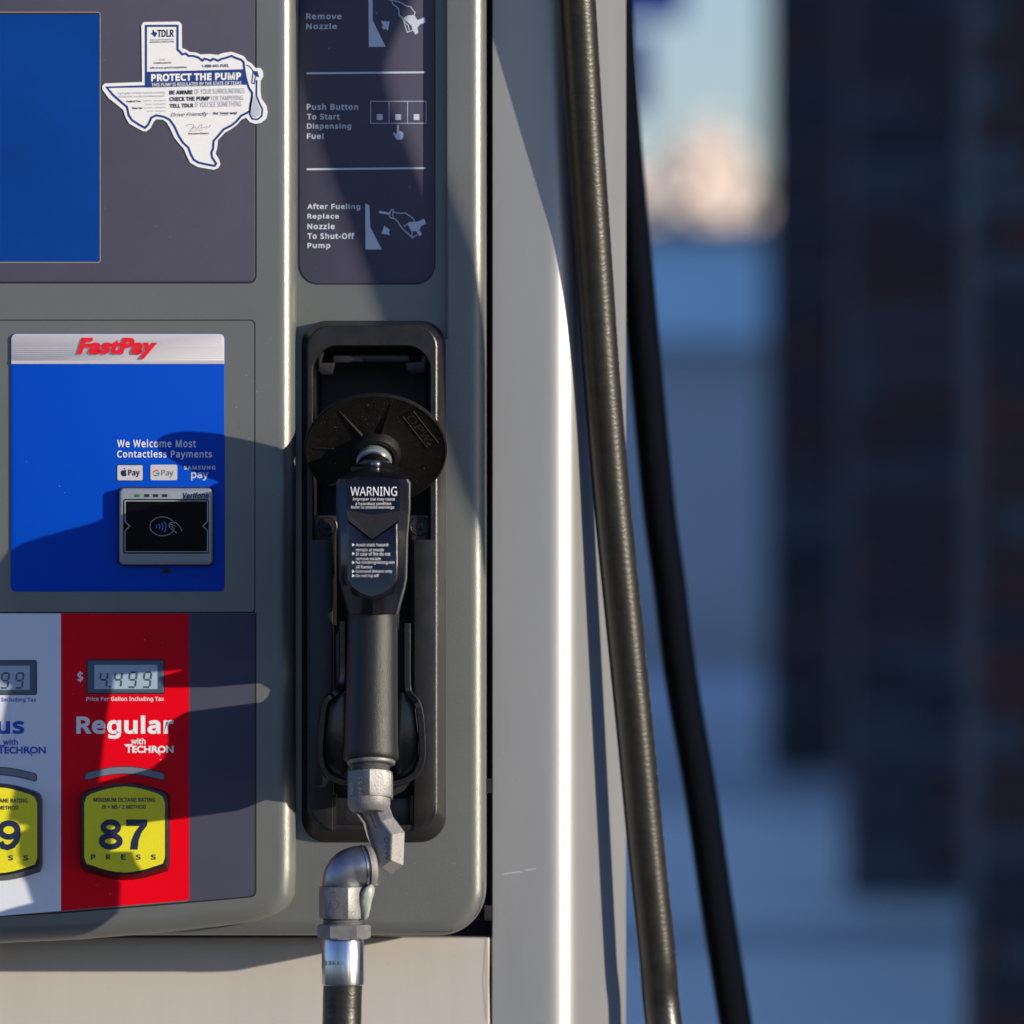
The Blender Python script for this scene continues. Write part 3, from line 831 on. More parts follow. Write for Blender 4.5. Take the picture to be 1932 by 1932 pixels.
navy_o = [(545, 130), (872, 128), (872, 375), (900, 400), (920, 425), (955, 415), (985, 440), (1030, 440), (1085, 455), (1105, 470), (1130, 490), (1150, 470), (1185, 478), (1215, 490),
          (1240, 470), (1290, 490), (1330, 470), (1375, 460), (1430, 440), (1470, 460), (1530, 480), (1556, 505), (1562, 570), (1575, 650), (1590, 710), (1610, 770), (1645, 825), (1640, 880),
          (1625, 960), (1620, 1010), (1600, 1025), (1530, 1060), (1480, 1120), (1430, 1160), (1350, 1200), (1290, 1270), (1245, 1320), (1240, 1400), (1222, 1440), (1230, 1490), (1255, 1530),
          (1272, 1555), (1255, 1578), (1180, 1565), (1090, 1545), (1040, 1515), (1010, 1460), (985, 1390), (930, 1340), (885, 1270), (840, 1170), (790, 1100), (730, 1070), (650, 1055),
          (600, 1080), (570, 1150), (535, 1185), (470, 1150), (400, 1105), (365, 1050), (350, 970), (290, 920), (200, 840), (140, 765), (545, 755)]
stk = mk('regulation_sticker', slab(C3(white_o), 2.6, 1.0), MT['stickerwhite'], disp, smooth=False)
tag(stk, 'white sticker cut in the outline of a state with navy border')
KT = 3.0
m = MB()
ribbon(C3(navy_o), 4.0, KT, True, m)
flat(C3([(548, 605), (1560, 578), (1577, 650), (1592, 738), (548, 768)]), KT + .15, m)
ribbon(C3([(1690, 690), (1688, 850), (1715, 920), (1750, 990), (1745, 1060), (1700, 1098), (1645, 1092), (1620, 1045), (1630, 930), (1645, 850)]), 3.0, KT, mbx=m)
ribbon(C3([(1580, 535), (1610, 545), (1640, 575), (1655, 600)]), 1.8, KT, mbx=m)
flat(C3([(1655, 595), (1700, 600), (1716, 660), (1690, 655), (1668, 640)]), KT, m)
ribbon(C3([(1655, 600), (1640, 720), (1665, 728), (1680, 650)]), 1.8, KT, mbx=m)
ms = C3([(612, 172), (628, 172), (628, 190), (650, 195), (662, 208), (656, 218), (640, 245), (628, 240), (618, 225), (608, 218), (590, 206), (612, 204)])
flat(ms, KT, m)
mk('sticker_border', m, MT['navy'], stk, smooth=False)
mk('drop_print', flat(C3([(1672, 850), (1700, 930), (1728, 1000), (1722, 1050), (1685, 1078), (1650, 1070), (1638, 1030), (1652, 940)]), KT), MT['drop'], stk, smooth=False)
def st(mm, s_, x0, y0, x1, y1, bold=0.02, italic=0, slope=0.02, k=KT + .1):
    a = c3(x0, y0); b = c3(x1, y1)
    text(mm, s_, a[0], a[1], b[0], b[1], k, bold, italic, 1.0, slope)
m = MB()
st(m, 'PROTECT THE PUMP', 598, 628, 1530, 706, 0.05, 0, 0.02, KT + .5)
st(m, 'THIS PUMP IS REGULATED BY THE STATE OF TEXAS', 602, 722, 1532, 758, 0.015, 0, 0.022, KT + .5)
mk('lettering', m, MT['stickerwhite'], stk, smooth=False)
m = MB()
st(m, 'TDLR', 664, 170, 834, 246, 0.03)
st(m, 'TEXAS DEPARTMENT OF', 583, 268, 834, 283, 0.0)
st(m, 'LICENSING & REGULATION', 583, 290, 836, 305, 0.02)
st(m, 'FUEL', 685, 473, 748, 488, 0.0)
st(m, 'COMPLAINTS?', 625, 506, 808, 524, 0.02)
st(m, 'tdlr.texas.gov/complaints', 585, 553, 968, 580, 0.015)
st(m, '1-888-441-FUEL', 1122, 530, 1404, 562, 0.02)
st(m, 'BE AWARE', 786, 798, 1028, 842, 0.045)
st(m, 'CHECK THE PUMP', 788, 866, 1204, 911, 0.045)
st(m, 'TELL TDLR', 790, 936, 1036, 978, 0.045)
st(m, 'the Texas way!', 1238, 1020, 1487, 1056, 0.025)
st(m, 'Federal Tax:', 345, 900, 494, 922, 0.03)
st(m, 'State Tax:', 400, 970, 510, 992, 0.03)
st(m, 'Executive Director', 985, 1236, 1196, 1254, 0.03)
mk('lettering', m, MT['darknavy'], stk, smooth=False)
m = MB()
st(m, 'OF YOUR SURROUNDINGS', 1044, 785, 1563, 837, -0.005)
st(m, 'FOR TAMPERING', 1218, 855, 1549, 904, -0.005)
st(m, 'IF YOU SEE SOMETHING', 1052, 918, 1530, 972, -0.005)
st(m, 'Each gallon of motor fuel sold, excluding', 262, 815, 742, 845, -0.005, 0, .02)
st(m, 'off-road fuel, includes the following taxes:', 262, 851, 742, 880, -0.005, 0, .02)
st(m, 'Gasoline - 18.4¢/gallon', 513, 895, 748, 918, -0.005)
st(m, 'Diesel - 24.4¢/gallon', 540, 932, 748, 954, -0.005)
st(m, 'Gasoline - 20¢/gallon', 528, 968, 748, 990, -0.005)
st(m, 'Diesel - 20¢/gallon', 556, 1004, 748, 1024, -0.005)
mk('lettering', m, MT['fadedink'], stk, smooth=False)
# handwriting
m = MB()
st(m, 'Drive Friendly', 798, 1030, 1188, 1082, 0.0, 0.45, 0.03)
ribbon(C3([(1195, 1040), (1218, 1039)]), .6, KT, mbx=m)
ribbon(C3([(1305, 1058), (1395, 1056)]), .5, KT, mbx=m)
ribbon(C3([(955, 1165), (990, 1150), (1040, 1155), (1030, 1185), (1000, 1220), (1020, 1190), (1060, 1172), (1050, 1195), (1080, 1190), (1100, 1160), (1125, 1150), (1120, 1180), (1095, 1195),
              (1140, 1185), (1175, 1170), (1165, 1190), (1200, 1178), (1215, 1150)]), .6, KT, mbx=m)
ribbon(C3([(985, 1222), (1060, 1212), (1130, 1210)]), .5, KT, mbx=m)
mk('handwriting', m, MT['darknavy'], stk, smooth=False)

# ================================================================== FUEL NOZZLE
FN = FR(350)
FD = FR(112)
noz = thing('fuel_nozzle', FN(704, 1440, 340), 'black fuel nozzle hanging in its boot with round splash guard and white warning print', 'fuel nozzle')
# splash guard: disc tilted so that its top leans out
dc = FD(709, 847, 112)
tl = math.radians(40)
dn = Vector((0, -math.cos(tl), -math.sin(tl)))              # towards the viewer and down
roll = math.radians(9)
du0 = Vector((1, 0, 0)); dv0 = Vector((0, -math.sin(tl), math.cos(tl)))
du = du0 * math.cos(roll) - dv0 * math.sin(roll); dv = dv0 * math.cos(roll) + du0 * math.sin(roll)
s_ = FN.s
RD = 137 * s_
def dpt(u_, v_, h): return dc + (du * u_ + dv * v_) * s_ + dn * (h * s_)
loops = []
for r, h in ((20, -9), (128, -7), (135, -5), (137, -1), (136.5, 3), (133.5, 4.5), (130, 3.2), (52, 3.2), (50, 4)):
    loops.append([dpt(r * math.cos(a), r * math.sin(a), h) for a in [2 * PI * j / 72 for j in range(72)]])
sg = mk('splash_guard', MB().loft(loops), MT['guard'], noz)
for dd in (14, 76, 126.5, 178.4, 240, 299):
    a = math.radians(dd + 8)
    er, et = (math.cos(a), math.sin(a)), (-math.sin(a), math.cos(a))
    def q(r, t, h): return dpt(er[0] * r + et[0] * t, er[1] * r + et[1] * t, h)
    m = MB().add([q(46, -3.4, 3), q(46, 3.4, 3), q(120, 0.7, 3), q(120, -.7, 3), q(46, -1.3, 8.5), q(46, 1.3, 8.5), q(118, .5, 4.6), q(118, -.5, 4.6)],
                 [(0, 3, 7, 4), (1, 5, 6, 2), (4, 7, 6, 5), (0, 4, 5, 1), (3, 2, 6, 7)])
    mk('rib', m, MT['guard'], sg, smooth=False)
# hub ring
loops = []
for r, h in ((50, 3), (47, 16), (44, 21), (38, 23), (35, 20), (34, 4)):
    loops.append([dpt(r * math.cos(a), r * math.sin(a) - 6, h) for a in [2 * PI * j / 40 for j in range(40)]])
mk('hub', MB().loft(loops, False, False), MT['guard'], sg)
# raised maker's mark in its frame
def dmap(a_deg, r0, wd, ht):
    a = math.radians(a_deg)
    nx, ny = math.cos(a), math.sin(a); tx, ty = math.sin(a), -math.cos(a)
    cx_, cy_ = nx * r0, ny * r0
    return lambda x, y, h=5.4: dpt(cx_ + tx * x * wd + nx * y * ht, cy_ + ty * x * wd + ny * y * ht, h)
mp = dmap(40, 100, 92, 24)
m = MB()
ribbon([(-.5, -.5), (.5, -.5), (.5, .5), (-.5, .5)], .0001, 0, True, m, fmap=lambda x, y: mp(x, y, 5))
m = MB()
for a_, b_ in (((-.5, -.5), (.5, -.5)), ((.5, -.5), (.5, .5)), ((.5, .5), (-.5, .5)), ((-.5, .5), (-.5, -.5))):
    m.tube([mp(*a_, 4.0), mp(*b_, 4.0)], 1.3 * s_, 6)
mk('mark_frame', m, MT['guard'], sg)
m = MB()
for i, (ch, u0, u1) in enumerate((('O', -.44, -.2), ('P', -.14, .06), ('W', .08, .34))):
    vs, fs = glyphs(ch, 0.0)
    m.add([mp(u0 + (u1 - u0) * a_, -.3 + .62 * b_, 5.6) for a_, b_ in vs], fs)
m.add([mp(.41 + .045 * math.cos(t), -.16 + .16 * math.sin(t), 5.6) for t in [2 * PI * j / 12 for j in range(12)]], [tuple(range(12))])
mk('mark_letters', m, mat('raised_rubber_letter', (0.020, 0.019, 0.017), 0.35), sg, smooth=False)
# dust specks
m = MB()
rs = random.Random(3)
for i in range(120):
    a = rs.uniform(0, 2 * PI); r = 55 + 70 * rs.random() ** .7; z = rs.uniform(.25, .75) * (1.8 if rs.random() < .06 else 1)
    cx_, cy_ = r * math.cos(a), r * math.sin(a)
    m.add([dpt(cx_ + z * math.cos(t), cy_ + z * math.sin(t), 4.1) for t in (0, 1.3, 2.5, 3.8, 5)], [(0, 1, 2, 3, 4)])
tag(mk('dust', m, mat('dust_grey', (0.16, 0.14, 0.12), 0.9), sg, smooth=False), kind='stuff')

def axis_lathe(p0, d, prof, n=32, ux=Vector((1, 0, 0))):
    d = d.normalized(); b1 = ux; b2 = d.cross(b1).normalized()
    return MB().loft([[p0 + d * (h * s_) + (b1 * math.cos(2 * PI * j / n) + b2 * math.sin(2 * PI * j / n)) * (r * s_) for j in range(n)] for r, h in prof])
c0 = dpt(-2, -6, 0)
mk('spout', axis_lathe(c0, -dn, [(17, 5), (17, 150), (13, 150)]), MT['nut'], noz)
mk('spout_collar', axis_lathe(c0, dn, [(26, 2), (31, 4), (31, 26), (34, 27), (34, 34), (31, 36), (31, 46)], 24), mat('collar_zinc', (0.42, 0.45, 0.48), 0.35, 0.7, 0.2, 400), noz)
mk('nozzle_body', axis_lathe(c0, dn, [(28, 34), (32, 40), (36, 60), (40, 90), (44, 130)], 32), MT['gloss'], noz)
F = FN
ball = F(707, 875, 246)
m = MB().loft([[ball + Vector((math.cos(a) * math.cos(t) * 10 * 1, -math.sin(t) * 8, math.sin(a) * math.cos(t) * 8)) * s_ for a in [2 * PI * j / 14 for j in range(14)]] for t in (-.9, -.3, .2, .6, 1.0, 1.4)])
mk('adjuster_screw', m, MT['elbow'], noz, angle=50)

# cover: lofted rings (py, half width, front k, side k, back k)
def ring(py, hw, kf, cw=.72, dip=3, cx=704, kb=None, side=28, skew=0):
    kb = kb if kb is not None else kf - 120
    pts = [(0, 0), (cw * .5, dip * .5), (cw, dip), (cw + (1 - cw) * .75, dip + side * .42), (1, dip + side), (1, dip + side + 35), (.86, 0)]
    R = []
    for i, (u_, d_) in enumerate(pts):
        k = kf - d_ if i < 6 else kb
        R.append((cx + u_ * hw + skew * (1 if i > 2 else 0), k))
    L = [(cx - u_ * hw, (kf - d_ if i < 6 else kb)) for i, (u_, d_) in enumerate(pts)][1:][::-1]
    return [F(x, py, k) for x, k in R + L]
st_ = [(867, 20, 196, .5, 10), (871, 29, 214, .5, 10), (876, 35, 236, .5, 10), (882, 40, 262, .55, 9), (890, 52, 298, .6, 7), (898, 62, 328, .66, 4), (904, 68, 342, .7, 3), (911, 70.5, 349, .72, 3), (962, 70, 371, .72, 2.5),
       (966, 69.5, 373, .70, 2.5), (1000, 67, 388, .70, 2.5), (1008, 66, 390, .70, 2.5), (1050, 65, 394, .72, 2.5), (1092, 64, 397, .72, 2.5), (1112, 60, 395, .70, 4), (1128, 56, 389, .66, 8), (1142, 52, 383, .62, 12), (1158, 48, 379, .6, 14)]
cover = mk('nozzle_cover', MB().loft([ring(*a[:5], kb=max(205, a[2] - 120)) for a in st_]), MT['gloss'], noz, angle=22)
# chevron: raised wedge between the two label faces
Kc = lambda py: 290 + (py - 914) * .6 if py < 966 else 321 + (py - 966) * .72
def cq(px, py, dk=0): return F(px, py, dk)
m = MB().add([cq(654, 962, 371), cq(703, 972, 379), cq(756, 963, 371), cq(658, 982, 387), cq(703, 1017, 406), cq(752, 982, 387), cq(654, 962, 350), cq(756, 963, 350), cq(658, 985, 350), cq(752, 985, 350), cq(703, 1017, 380)],
             [(0, 1, 4, 3), (1, 2, 5, 4), (0, 3, 8, 6), (2, 7, 9, 5), (3, 4, 10, 8), (4, 5, 9, 10), (0, 6, 7, 2, 1)])
mk('cover_chevron', m, MT['chevron'], noz, smooth=False)
# lower label plate, slightly proud
lp = [(659, 988), (703, 1020), (750, 988), (751, 1060), (750, 1092), (741, 1108), (724, 1121), (703, 1127), (682, 1121), (664, 1108), (654, 1092), (655, 1040)]
def kplate(x, y): return 392 + (y - 985) * .075 - (abs(x - 703) * .07)
m = MB().loft([[F(x, y, kplate(x, y) - 14) for x, y in inset(lp, -4)], [F(x, y, kplate(x, y) + 3) for x, y in lp], [F(x, y, kplate(x, y) + 4.2) for x, y in inset(lp, 2)]])
mk('label_plate', m, MT['gloss'], noz, angle=30)
m = MB()
tf = lambda x, y: F(x, y, (349 + (y - 911) * .431) + 1.6 - abs(x - 704) * .05)
text(m, 'WARNING', 661.5, 918.5, 749, 935.5, 0, 0.0, fmap=tf)
text(m, 'Improper use may cause', 666, 938.8, 745, 946, 0, 0.0, fmap=tf)
text(m, 'a hazardous condition', 671, 947, 738, 953, 0, 0.0, fmap=tf)
text(m, 'Refer to posted warnings', 663, 954.2, 744, 961, 0, 0.0, fmap=tf)
mk('lettering', m, MT['white'], cover, smooth=False)
m = MB()
tf = lambda x, y: F(x, y, kplate(x, y) + 5.2)
for i, (ln_, x1, d_) in enumerate((('Avoid static hazard-', 735, 0), ('remain at nozzle', 725, 1), ('In case of fire do not', 737, 0), ('remove nozzle', 719, 1), ('No smoking/extinguish', 745, 0),
                                   ('all flames', 703, 1), ('Licensed drivers only', 740.5, 0), ('Do not top off', 716, 0))):
    y = 1030.5 + i * 8.32
    text(m, ln_, 672.5, y - 6.0 + (1.2 if i in (1, 3) else 0), x1, y + (1.1 if i not in (0, 5) else 0), 0, 0.0, fmap=tf)
    if not d_: m.add([tf(665.5, y - 6), tf(670.5, y - 2.8), tf(665.5, y + .4)], [(0, 1, 2)])
mk('lettering', m, MT['white'], cover, smooth=False)
# grip
m = MB()
rows = [(46, 1154), (47, 1158), (46.5, 1162), (47, 1200), (48.5, 1300), (50.5, 1400), (51.8, 1424), (52, 1431), (50, 1434.5), (46, 1435), (40, 1431)]
for j, (r, py) in enumerate(rows):
    pass
loops = []
for r, py in rows:
    c = F(703 - (py - 1154) * .012, py, 318 + (py - 1154) * .08)
    loops.append([c + Vector((math.cos(2 * PI * j / 40), math.sin(2 * PI * j / 40) * 1.02, -.2 * math.sin(2 * PI * j / 40) * min(1, (py - 1140) / 60))) * r * s_ for j in range(40)])
mk('grip', MB().loft(loops), MT['grip'], noz)
# thread end under the grip
mk('end_ring', lathe(F, 700, 340, [(30, 1430), (43, 1434), (45.5, 1437), (45.5, 1441), (43, 1443.5), (35, 1444)], 32, tilt=0.2), MT['nut'], noz)
m = MB()
gb = [(250, 880), (120, 892), (62, 925), (42, 970), (38, 1060), (58, 1130), (110, 1172), (200, 1192), (300, 1170), (330, 1100), (330, 920)]
mk('valve_body', m.loft([[F(x, py, k) for k, py in gb] for x in (660, 672, 736, 750)]), MT['boot'], noz, angle=40)
# trigger plate and guard (side profile, thin)
def kprof(P, x0, x1):
    m_ = MB()
    m_.loft([[F(x0, py, k) for k, py in P], [F(x0 + 3, py, k) for k, py in P], [F(x1 - 3, py, k) for k, py in P], [F(x1, py, k) for k, py in P]])
    return m_
gp = [(215, 1085), (60, 1110), (40, 1180), (38, 1300), (46, 1400), (80, 1462), (150, 1486), (300, 1470), (300, 1388), (222, 1378), (208, 1362), (204, 1330), (206, 1296), (186, 1282), (108, 1292), (96, 1276), (112, 1252), (176, 1238), (210, 1226), (216, 1205), (140, 1190), (216, 1180), (235, 1150), (260, 1120)]
mk('trigger_guard', kprof(gp, 690, 722), MT['boot'], noz, angle=25)
# side flare of the guard: black loop seen on both sides of the grip
lp_ = [(646, 1172), (646, 1230), (646, 1296), (630, 1310), (614, 1322), (609, 1350), (605, 1400), (605, 1435), (614, 1458), (634, 1472), (670, 1479), (704, 1481), (740, 1479), (770, 1471), (788, 1456), (797, 1432), (796, 1390), (793, 1345), (786, 1322), (770, 1308), (768, 1290), (768, 1230), (768, 1176)]
def smooth2(P, it=2):
    for _ in range(it):
        Q = [P[0]]
        for a, b in zip(P, P[1:]):
            Q += [tuple(a[i] * .75 + b[i] * .25 for i in range(len(a))), tuple(a[i] * .25 + b[i] * .75 for i in range(len(a)))]
        P = Q + [P[-1]]
    return P
lp3 = smooth2([(x, y, 60 if y < 1310 else 72) for x, y in lp_])
m = MB()
FG = FR(66)
loops = []
for i, p in enumerate(lp3):
    a = Vector(lp3[max(0, i - 1)][:2]); b = Vector(lp3[min(len(lp3) - 1, i + 1)][:2])
    t = (b - a).normalized(); nn = Vector((-t.y, t.x))
    c = Vector(p[:2])
    sec = [(-6.5, 7), (-4.5, 11), (4.5, 11), (6.5, 7), (6.5, -40), (-6.5, -40)]
    loops.append([FG(*(c + nn * u_), p[2] + v_) for u_, v_ in sec])
mk('guard_flare', m.loft(loops), MT['gloss'], noz, angle=40)
mk('guard_web', slab([(648, 1300), (630, 1312), (616, 1326), (610, 1400), (611, 1434), (620, 1456), (640, 1468), (660, 1472), (660, 1300)], 34, 20, 5, 3), MT['gloss'], noz)
mk('guard_web', slab([(752, 1300), (768, 1306), (782, 1322), (790, 1390), (790, 1432), (782, 1454), (766, 1468), (740, 1474)], 34, 20, 5, 3), MT['gloss'], noz)
mk('guard_skirt', slab([(645, 1482), (672, 1486), (735, 1487), (775, 1474), (762, 1492), (738, 1504), (700, 1508), (668, 1502)], 62, 40, 5, 3), MT['boot'], noz)
mk('inner_lever', slab([(633, 1200), (645, 1180), (664, 1172), (664, 1460), (640, 1420), (636, 1330)], 20, 0, 3, 2), MT['boot'], noz)

# ================================================================== HOSE (with swivel)
FZ = FR(340)
zs = FZ.s
hz = thing('fuel_hose', FZ(646, 1900, 340), 'black fuel hose with silver swivel joint below the nozzle, looping up beside the silver column', 'fuel hose', 'black fuel hoses')
hn = mk('coupling_nut', hexnut(FZ, 698.5, 340, 48, 1458, 1507, 0.6, 5, tilt=0.2), MT['nut'], hz, angle=25)
mk('thread', lathe(FZ, 699, 340, [(34, 1440)] + [(37 if i % 2 else 33, 1443 + i * 2.2) for i in range(7)] + [(40, 1460)], 32, tilt=0.2), MT['nut'], hz)
m = MB()
def stampfn(cx, yy, kk): return lambda x, y: FZ(cx + y, yy + x, kk)
for s__, cx_, y_a, y_b, kk in (('04 22', 681, 1500, 1463, 383.5), ('MFD', 663.5, 1498, 1476, 377)):
    vs, fs = glyphs(s__, 0.0)
    m.add([FZ(cx_ - 4 + 7 * b_, y_a + (y_b - y_a) * a_, kk) for a_, b_ in vs], fs)
mk('stamped_mark', m, MT['stamp'], hn, smooth=False)
mk('swivel_collar', lathe(FZ, 696, 340, [(36, 1503), (40, 1506), (40.5, 1518), (37, 1526), (30, 1532)], 32, tilt=0.2), MT['zinc'], hz)
arm = [(659, 1518), (733, 1518), (741, 1542), (763, 1571), (761, 1632), (738, 1650), (714, 1671), (702, 1668), (694, 1640), (701, 1596), (693, 1579), (685, 1552), (672, 1534)]
m = MB()
def armk(x, y): return 330 - 0
A0 = [(x, y) for x, y in arm]
inn = [(668, 1524), (712, 1524), (722, 1548), (741, 1573), (739, 1622), (722, 1636), (703, 1654), (701, 1650), (699, 1636), (708, 1600), (700, 1580), (692, 1554), (680, 1538)]
m.loft([[FZ(x, y, 288) for x, y in inset(A0, 4)], [FZ(x, y, 305) for x, y in A0], [FZ(x, y, 345) for x, y in A0], [FZ(x, y, 366 - .75 * (742 - x)) for x, y in inn], [FZ(x, y, 368 - .75 * (742 - x)) for x, y in inset(inn, 3)]])
sw = mk('swivel_arm', m, MT['zinc'], hz, angle=24)
m = MB()
vs, fs = glyphs('OPW', 0.0, 0, 1.1)
for (a_, b_) in [(0, 0)]:
    P0 = Vector((724.5, 1579)); P1 = Vector((727.5, 1622))
    e = (P1 - P0); nrm_ = Vector((e.y, -e.x)).normalized()
    m.add([FZ(*(P0 + e * a + nrm_ * (b * 8.5)), 369 - .75 * (742 - (P0 + e * a + nrm_ * (b * 8.5)).x)) for a, b in vs], fs)
ribbon([(697, 1536), (709, 1563)], .9, 368.7, mbx=m, fmap=lambda x, y: FZ(x, y, 369 - .75 * (742 - x)))
ribbon([(705, 1534), (717, 1560)], .9, 368.7, mbx=m, fmap=lambda x, y: FZ(x, y, 369 - .75 * (742 - x)))
ribbon([(709, 1616), (714, 1621)], 1.4, 368.7, mbx=m, fmap=lambda x, y: FZ(x, y, 369 - .75 * (742 - x)))
ribbon([(712, 1631), (718, 1624)], 1.4, 368.7, mbx=m, fmap=lambda x, y: FZ(x, y, 369 - .75 * (742 - x)))
mk('stamped_mark', m, MT['stamp'], sw, smooth=False)
# swivel joint rings, axis to the left and slightly towards the viewer
ax = Vector((-1.0, -0.28, -0.10)).normalized()
def alathe(p0, d, prof, n=36):
    d = d.normalized(); b1 = d.cross(Vector((0, 0, 1))).normalized(); b2 = d.cross(b1)
    return MB().loft([[p0 + d * (h * zs) + (b1 * math.cos(2 * PI * j / n) + b2 * math.sin(2 * PI * j / n)) * (r * zs) for j in range(n)] for r, h in prof])
jp = FZ(695, 1635, 334)
mk('joint_ring', alathe(jp, ax, [(28, -12), (37, -8), (41, -2), (41, 4), (38, 5)]), MT['zinc'], hz, angle=25)
mk('joint_seal', alathe(jp, ax, [(39, 5), (39, 9)]), MT['gap'], hz)
mk('joint_rim', alathe(jp, ax, [(40, 9), (43, 10), (43, 13), (41, 14)]), MT['chrome'], hz)
m = MB()
bp = [jp + ax * (12 * zs)]
cen = FZ(648, 1638, 322)
P = [jp + ax * (13 * zs), jp + ax * (24 * zs)]
for t in range(1, 9):
    a = t / 9
    p0 = P[1]; p1 = FZ(646, 1640, 344); p2 = FZ(647.5, 1676, 340)
    P.append(p0 * (1 - a) ** 2 + p1 * 2 * a * (1 - a) + p2 * a * a)
P.append(FZ(647.5, 1678, 340))
mk('lower_elbow', MB().tube(P, [41 * zs, 41 * zs] + [40 * zs] * 8 + [38 * zs], 36), MT['elbow'], hz, angle=60)
n2 = mk('hose_nut', hexnut(FZ, 646, 340, 47.5, 1673, 1732, 0.2, 5), MT['nut'], hz, angle=25)
m = MB()
ribbon(arc(638, 1704, 6.5, 9, 0, 360, 20)[:-1], 1.0, 0, True, m, fmap=lambda x, y: FZ(x, y, 382.2))
for s__, y_a, y_b in (('UL', 1708, 1700), ('US', 1718, 1728), ('LR', 1680, 1692)):
    vs, fs = glyphs(s__, 0.0)
    m.add([FZ(634.5 + 7 * b_, y_a + (y_b - y_a) * a_, 382.2) for a_, b_ in vs], fs)
mk('stamped_mark', m, MT['stamp'], n2, smooth=False)
mk('thread', lathe(FZ, 646, 340, [(34, 1730)] + [(38 if i % 2 else 35, 1732 + i * 2.3) for i in range(7)] + [(35, 1748)], 32), MT['nut'], hz)
mk('hose_nut', hexnut(FZ, 649, 340, 50.5, 1744, 1771, 0.0, 3), MT['nut'], hz, angle=25)
fer = mk('ferrule', lathe(FZ, 647, 340, [(34, 1769), (38.5, 1771), (39, 1774), (40, 1776), (40, 1852), (39.5, 1857), (37, 1859), (34, 1859)], 48), MT['chrome'], hz)
m = MB()
for i, ch in enumerate(('3', '8', '6', 'A', 'H')):
    vs, fs = glyphs(ch, 0)
    def fm(a_, b_):
        x = 612 + i * 8 + 5 * a_; dx_ = (x - 647) / 40
        return FZ(x, 1819 - 8 * b_, 340 + math.sqrt(max(0, 1 - dx_ * dx_)) * 40 + .8)
    m.add([fm(a_, b_) for a_, b_ in vs], fs)
mk('stamped_mark', m, MT['stamp'], fer, smooth=False)
# sealant blob beside the nut
m = MB(); rs = random.Random(5)
loops = []
for i, (py, r, x) in enumerate(((1668, 3, 700), (1674, 10, 696), (1684, 12, 693), (1700, 11, 690), (1716, 9, 690), (1728, 8, 689), (1735, 3, 687))):
    c = FZ(x, py, 358)
    loops.append([c + Vector((math.cos(a), math.sin(a), 0)) * (r * (1 + .18 * math.sin(3 * a + i)) * zs) for a in [2 * PI * j / 14 for j in range(14)]])
mk('sealant', m.loft(loops), MT['putty'], hz, angle=80)

def catmull(P, per=8):
    out = []
    P = [Vector(p) for p in P]
    Q = [P[0] * 2 - P[1]] + P + [P[-1] * 2 - P[-2]]
    for i in range(1, len(Q) - 2):
        for t in range(per):
            u_ = t / per
            out.append(.5 * ((2 * Q[i]) + (Q[i + 1] - Q[i - 1]) * u_ + (2 * Q[i - 1] - 5 * Q[i] + 4 * Q[i + 1] - Q[i + 2]) * u_ ** 2 + (3 * Q[i] - Q[i - 1] - 3 * Q[i + 1] + Q[i + 2]) * u_ ** 3))
    out.append(P[-1])
    return out
# hose 1: measured centre line beside the column (px, py, k above column front)
def Wd(px, py, k):
    f = (D - k * U) / D
    return Vector(((px - 966) * U * f, -k * U, ZC - (py - 966) * U * f))
h1c = [(1080, -260), (1084, -60), (1090, 20), (1103, 240), (1117, 450), (1134, 700), (1155, 950), (1177, 1170), (1197, 1370), (1219, 1600), (1240, 1800), (1256, 1960)]
kh = lambda y: KS + 48 - .12 * (y - 30)
up = [Wd(x, y, kh(y)) for x, y in h1c]
up = [Vector((up[0].x - 0.02, up[0].y - 0.01, 2.1)), Vector((up[0].x - 0.01, up[0].y - 0.01, 1.93))] + up
dn_ = [FZ(647, 1856, 340), FZ(645.5, 1900, 340), FZ(645, 1990, 338), FZ(646, 2300, 310)]
mid = [Vector((-0.125, -0.10, 0.52)), Vector((-0.07, -0.12, 0.40)), Vector((0.04, -0.08, 0.36)), Vector((0.13, 0.06, 0.45)), Vector((0.155, 0.16, 0.62))]
path = catmull(dn_ + mid + up[::-1], 14)
rad = [0.01495] * len(path)
hose1 = mk('hose_tube', MB().tube(path, rad, 28), MT['hose'], hz)
# printed line along the hose
m = MB()
rs = random.Random(2)
seg = catmull(up[::-1], 40)
i = 2
while i < len(seg) - 6:
    L = rs.randint(1, 3)
    for j in range(i, min(i + L, len(seg) - 1)):
        a = seg[j]; b = seg[j] * .35 + seg[j + 1] * .65
        o = Vector((math.cos(math.radians(14)), -math.sin(math.radians(14)), 0)) * 0.01505
        o2 = Vector((math.cos(math.radians(11)), -math.sin(math.radians(11)), 0)) * 0.01505
        m.add([a + o, b + o, b + o2, a + o2], [(0, 1, 2, 3)])
    i += L + rs.randint(1, 4) + (14 if rs.random() < .06 else 0)
mk('hose_print', m, mat('hose_print_white', (0.30, 0.30, 0.28), 0.6), hz, smooth=False)

# rear hose: on the far side of the dispenser
h2c = [(1150, -200), (1168, 100), (1182, 300), (1202, 520), (1222, 740), (1243, 960), (1262, 1100), (1283, 1270), (1322, 1500), (1354, 1720), (1388, 1935), (1430, 2200)]
KH2 = -0.72 / U
r2 = [Wd(x, y, KH2) for x, y in h2c]
r2 = [Vector((r2[0].x - 0.03, 0.7, 2.13))] + r2 + [Vector((0.40, 0.74, 0.35)), Vector((0.5, 0.85, 0.18)), Vector((0.8, 1.1, 0.17))]
r2o = mk('fuel_hose', MB().tube(catmull(r2, 10), 0.0146, 24), MT['hoserear'])
tag(r2o, 'black hose hanging out of focus behind the column, right of the sharp hose', 'fuel hose', 'black fuel hoses')

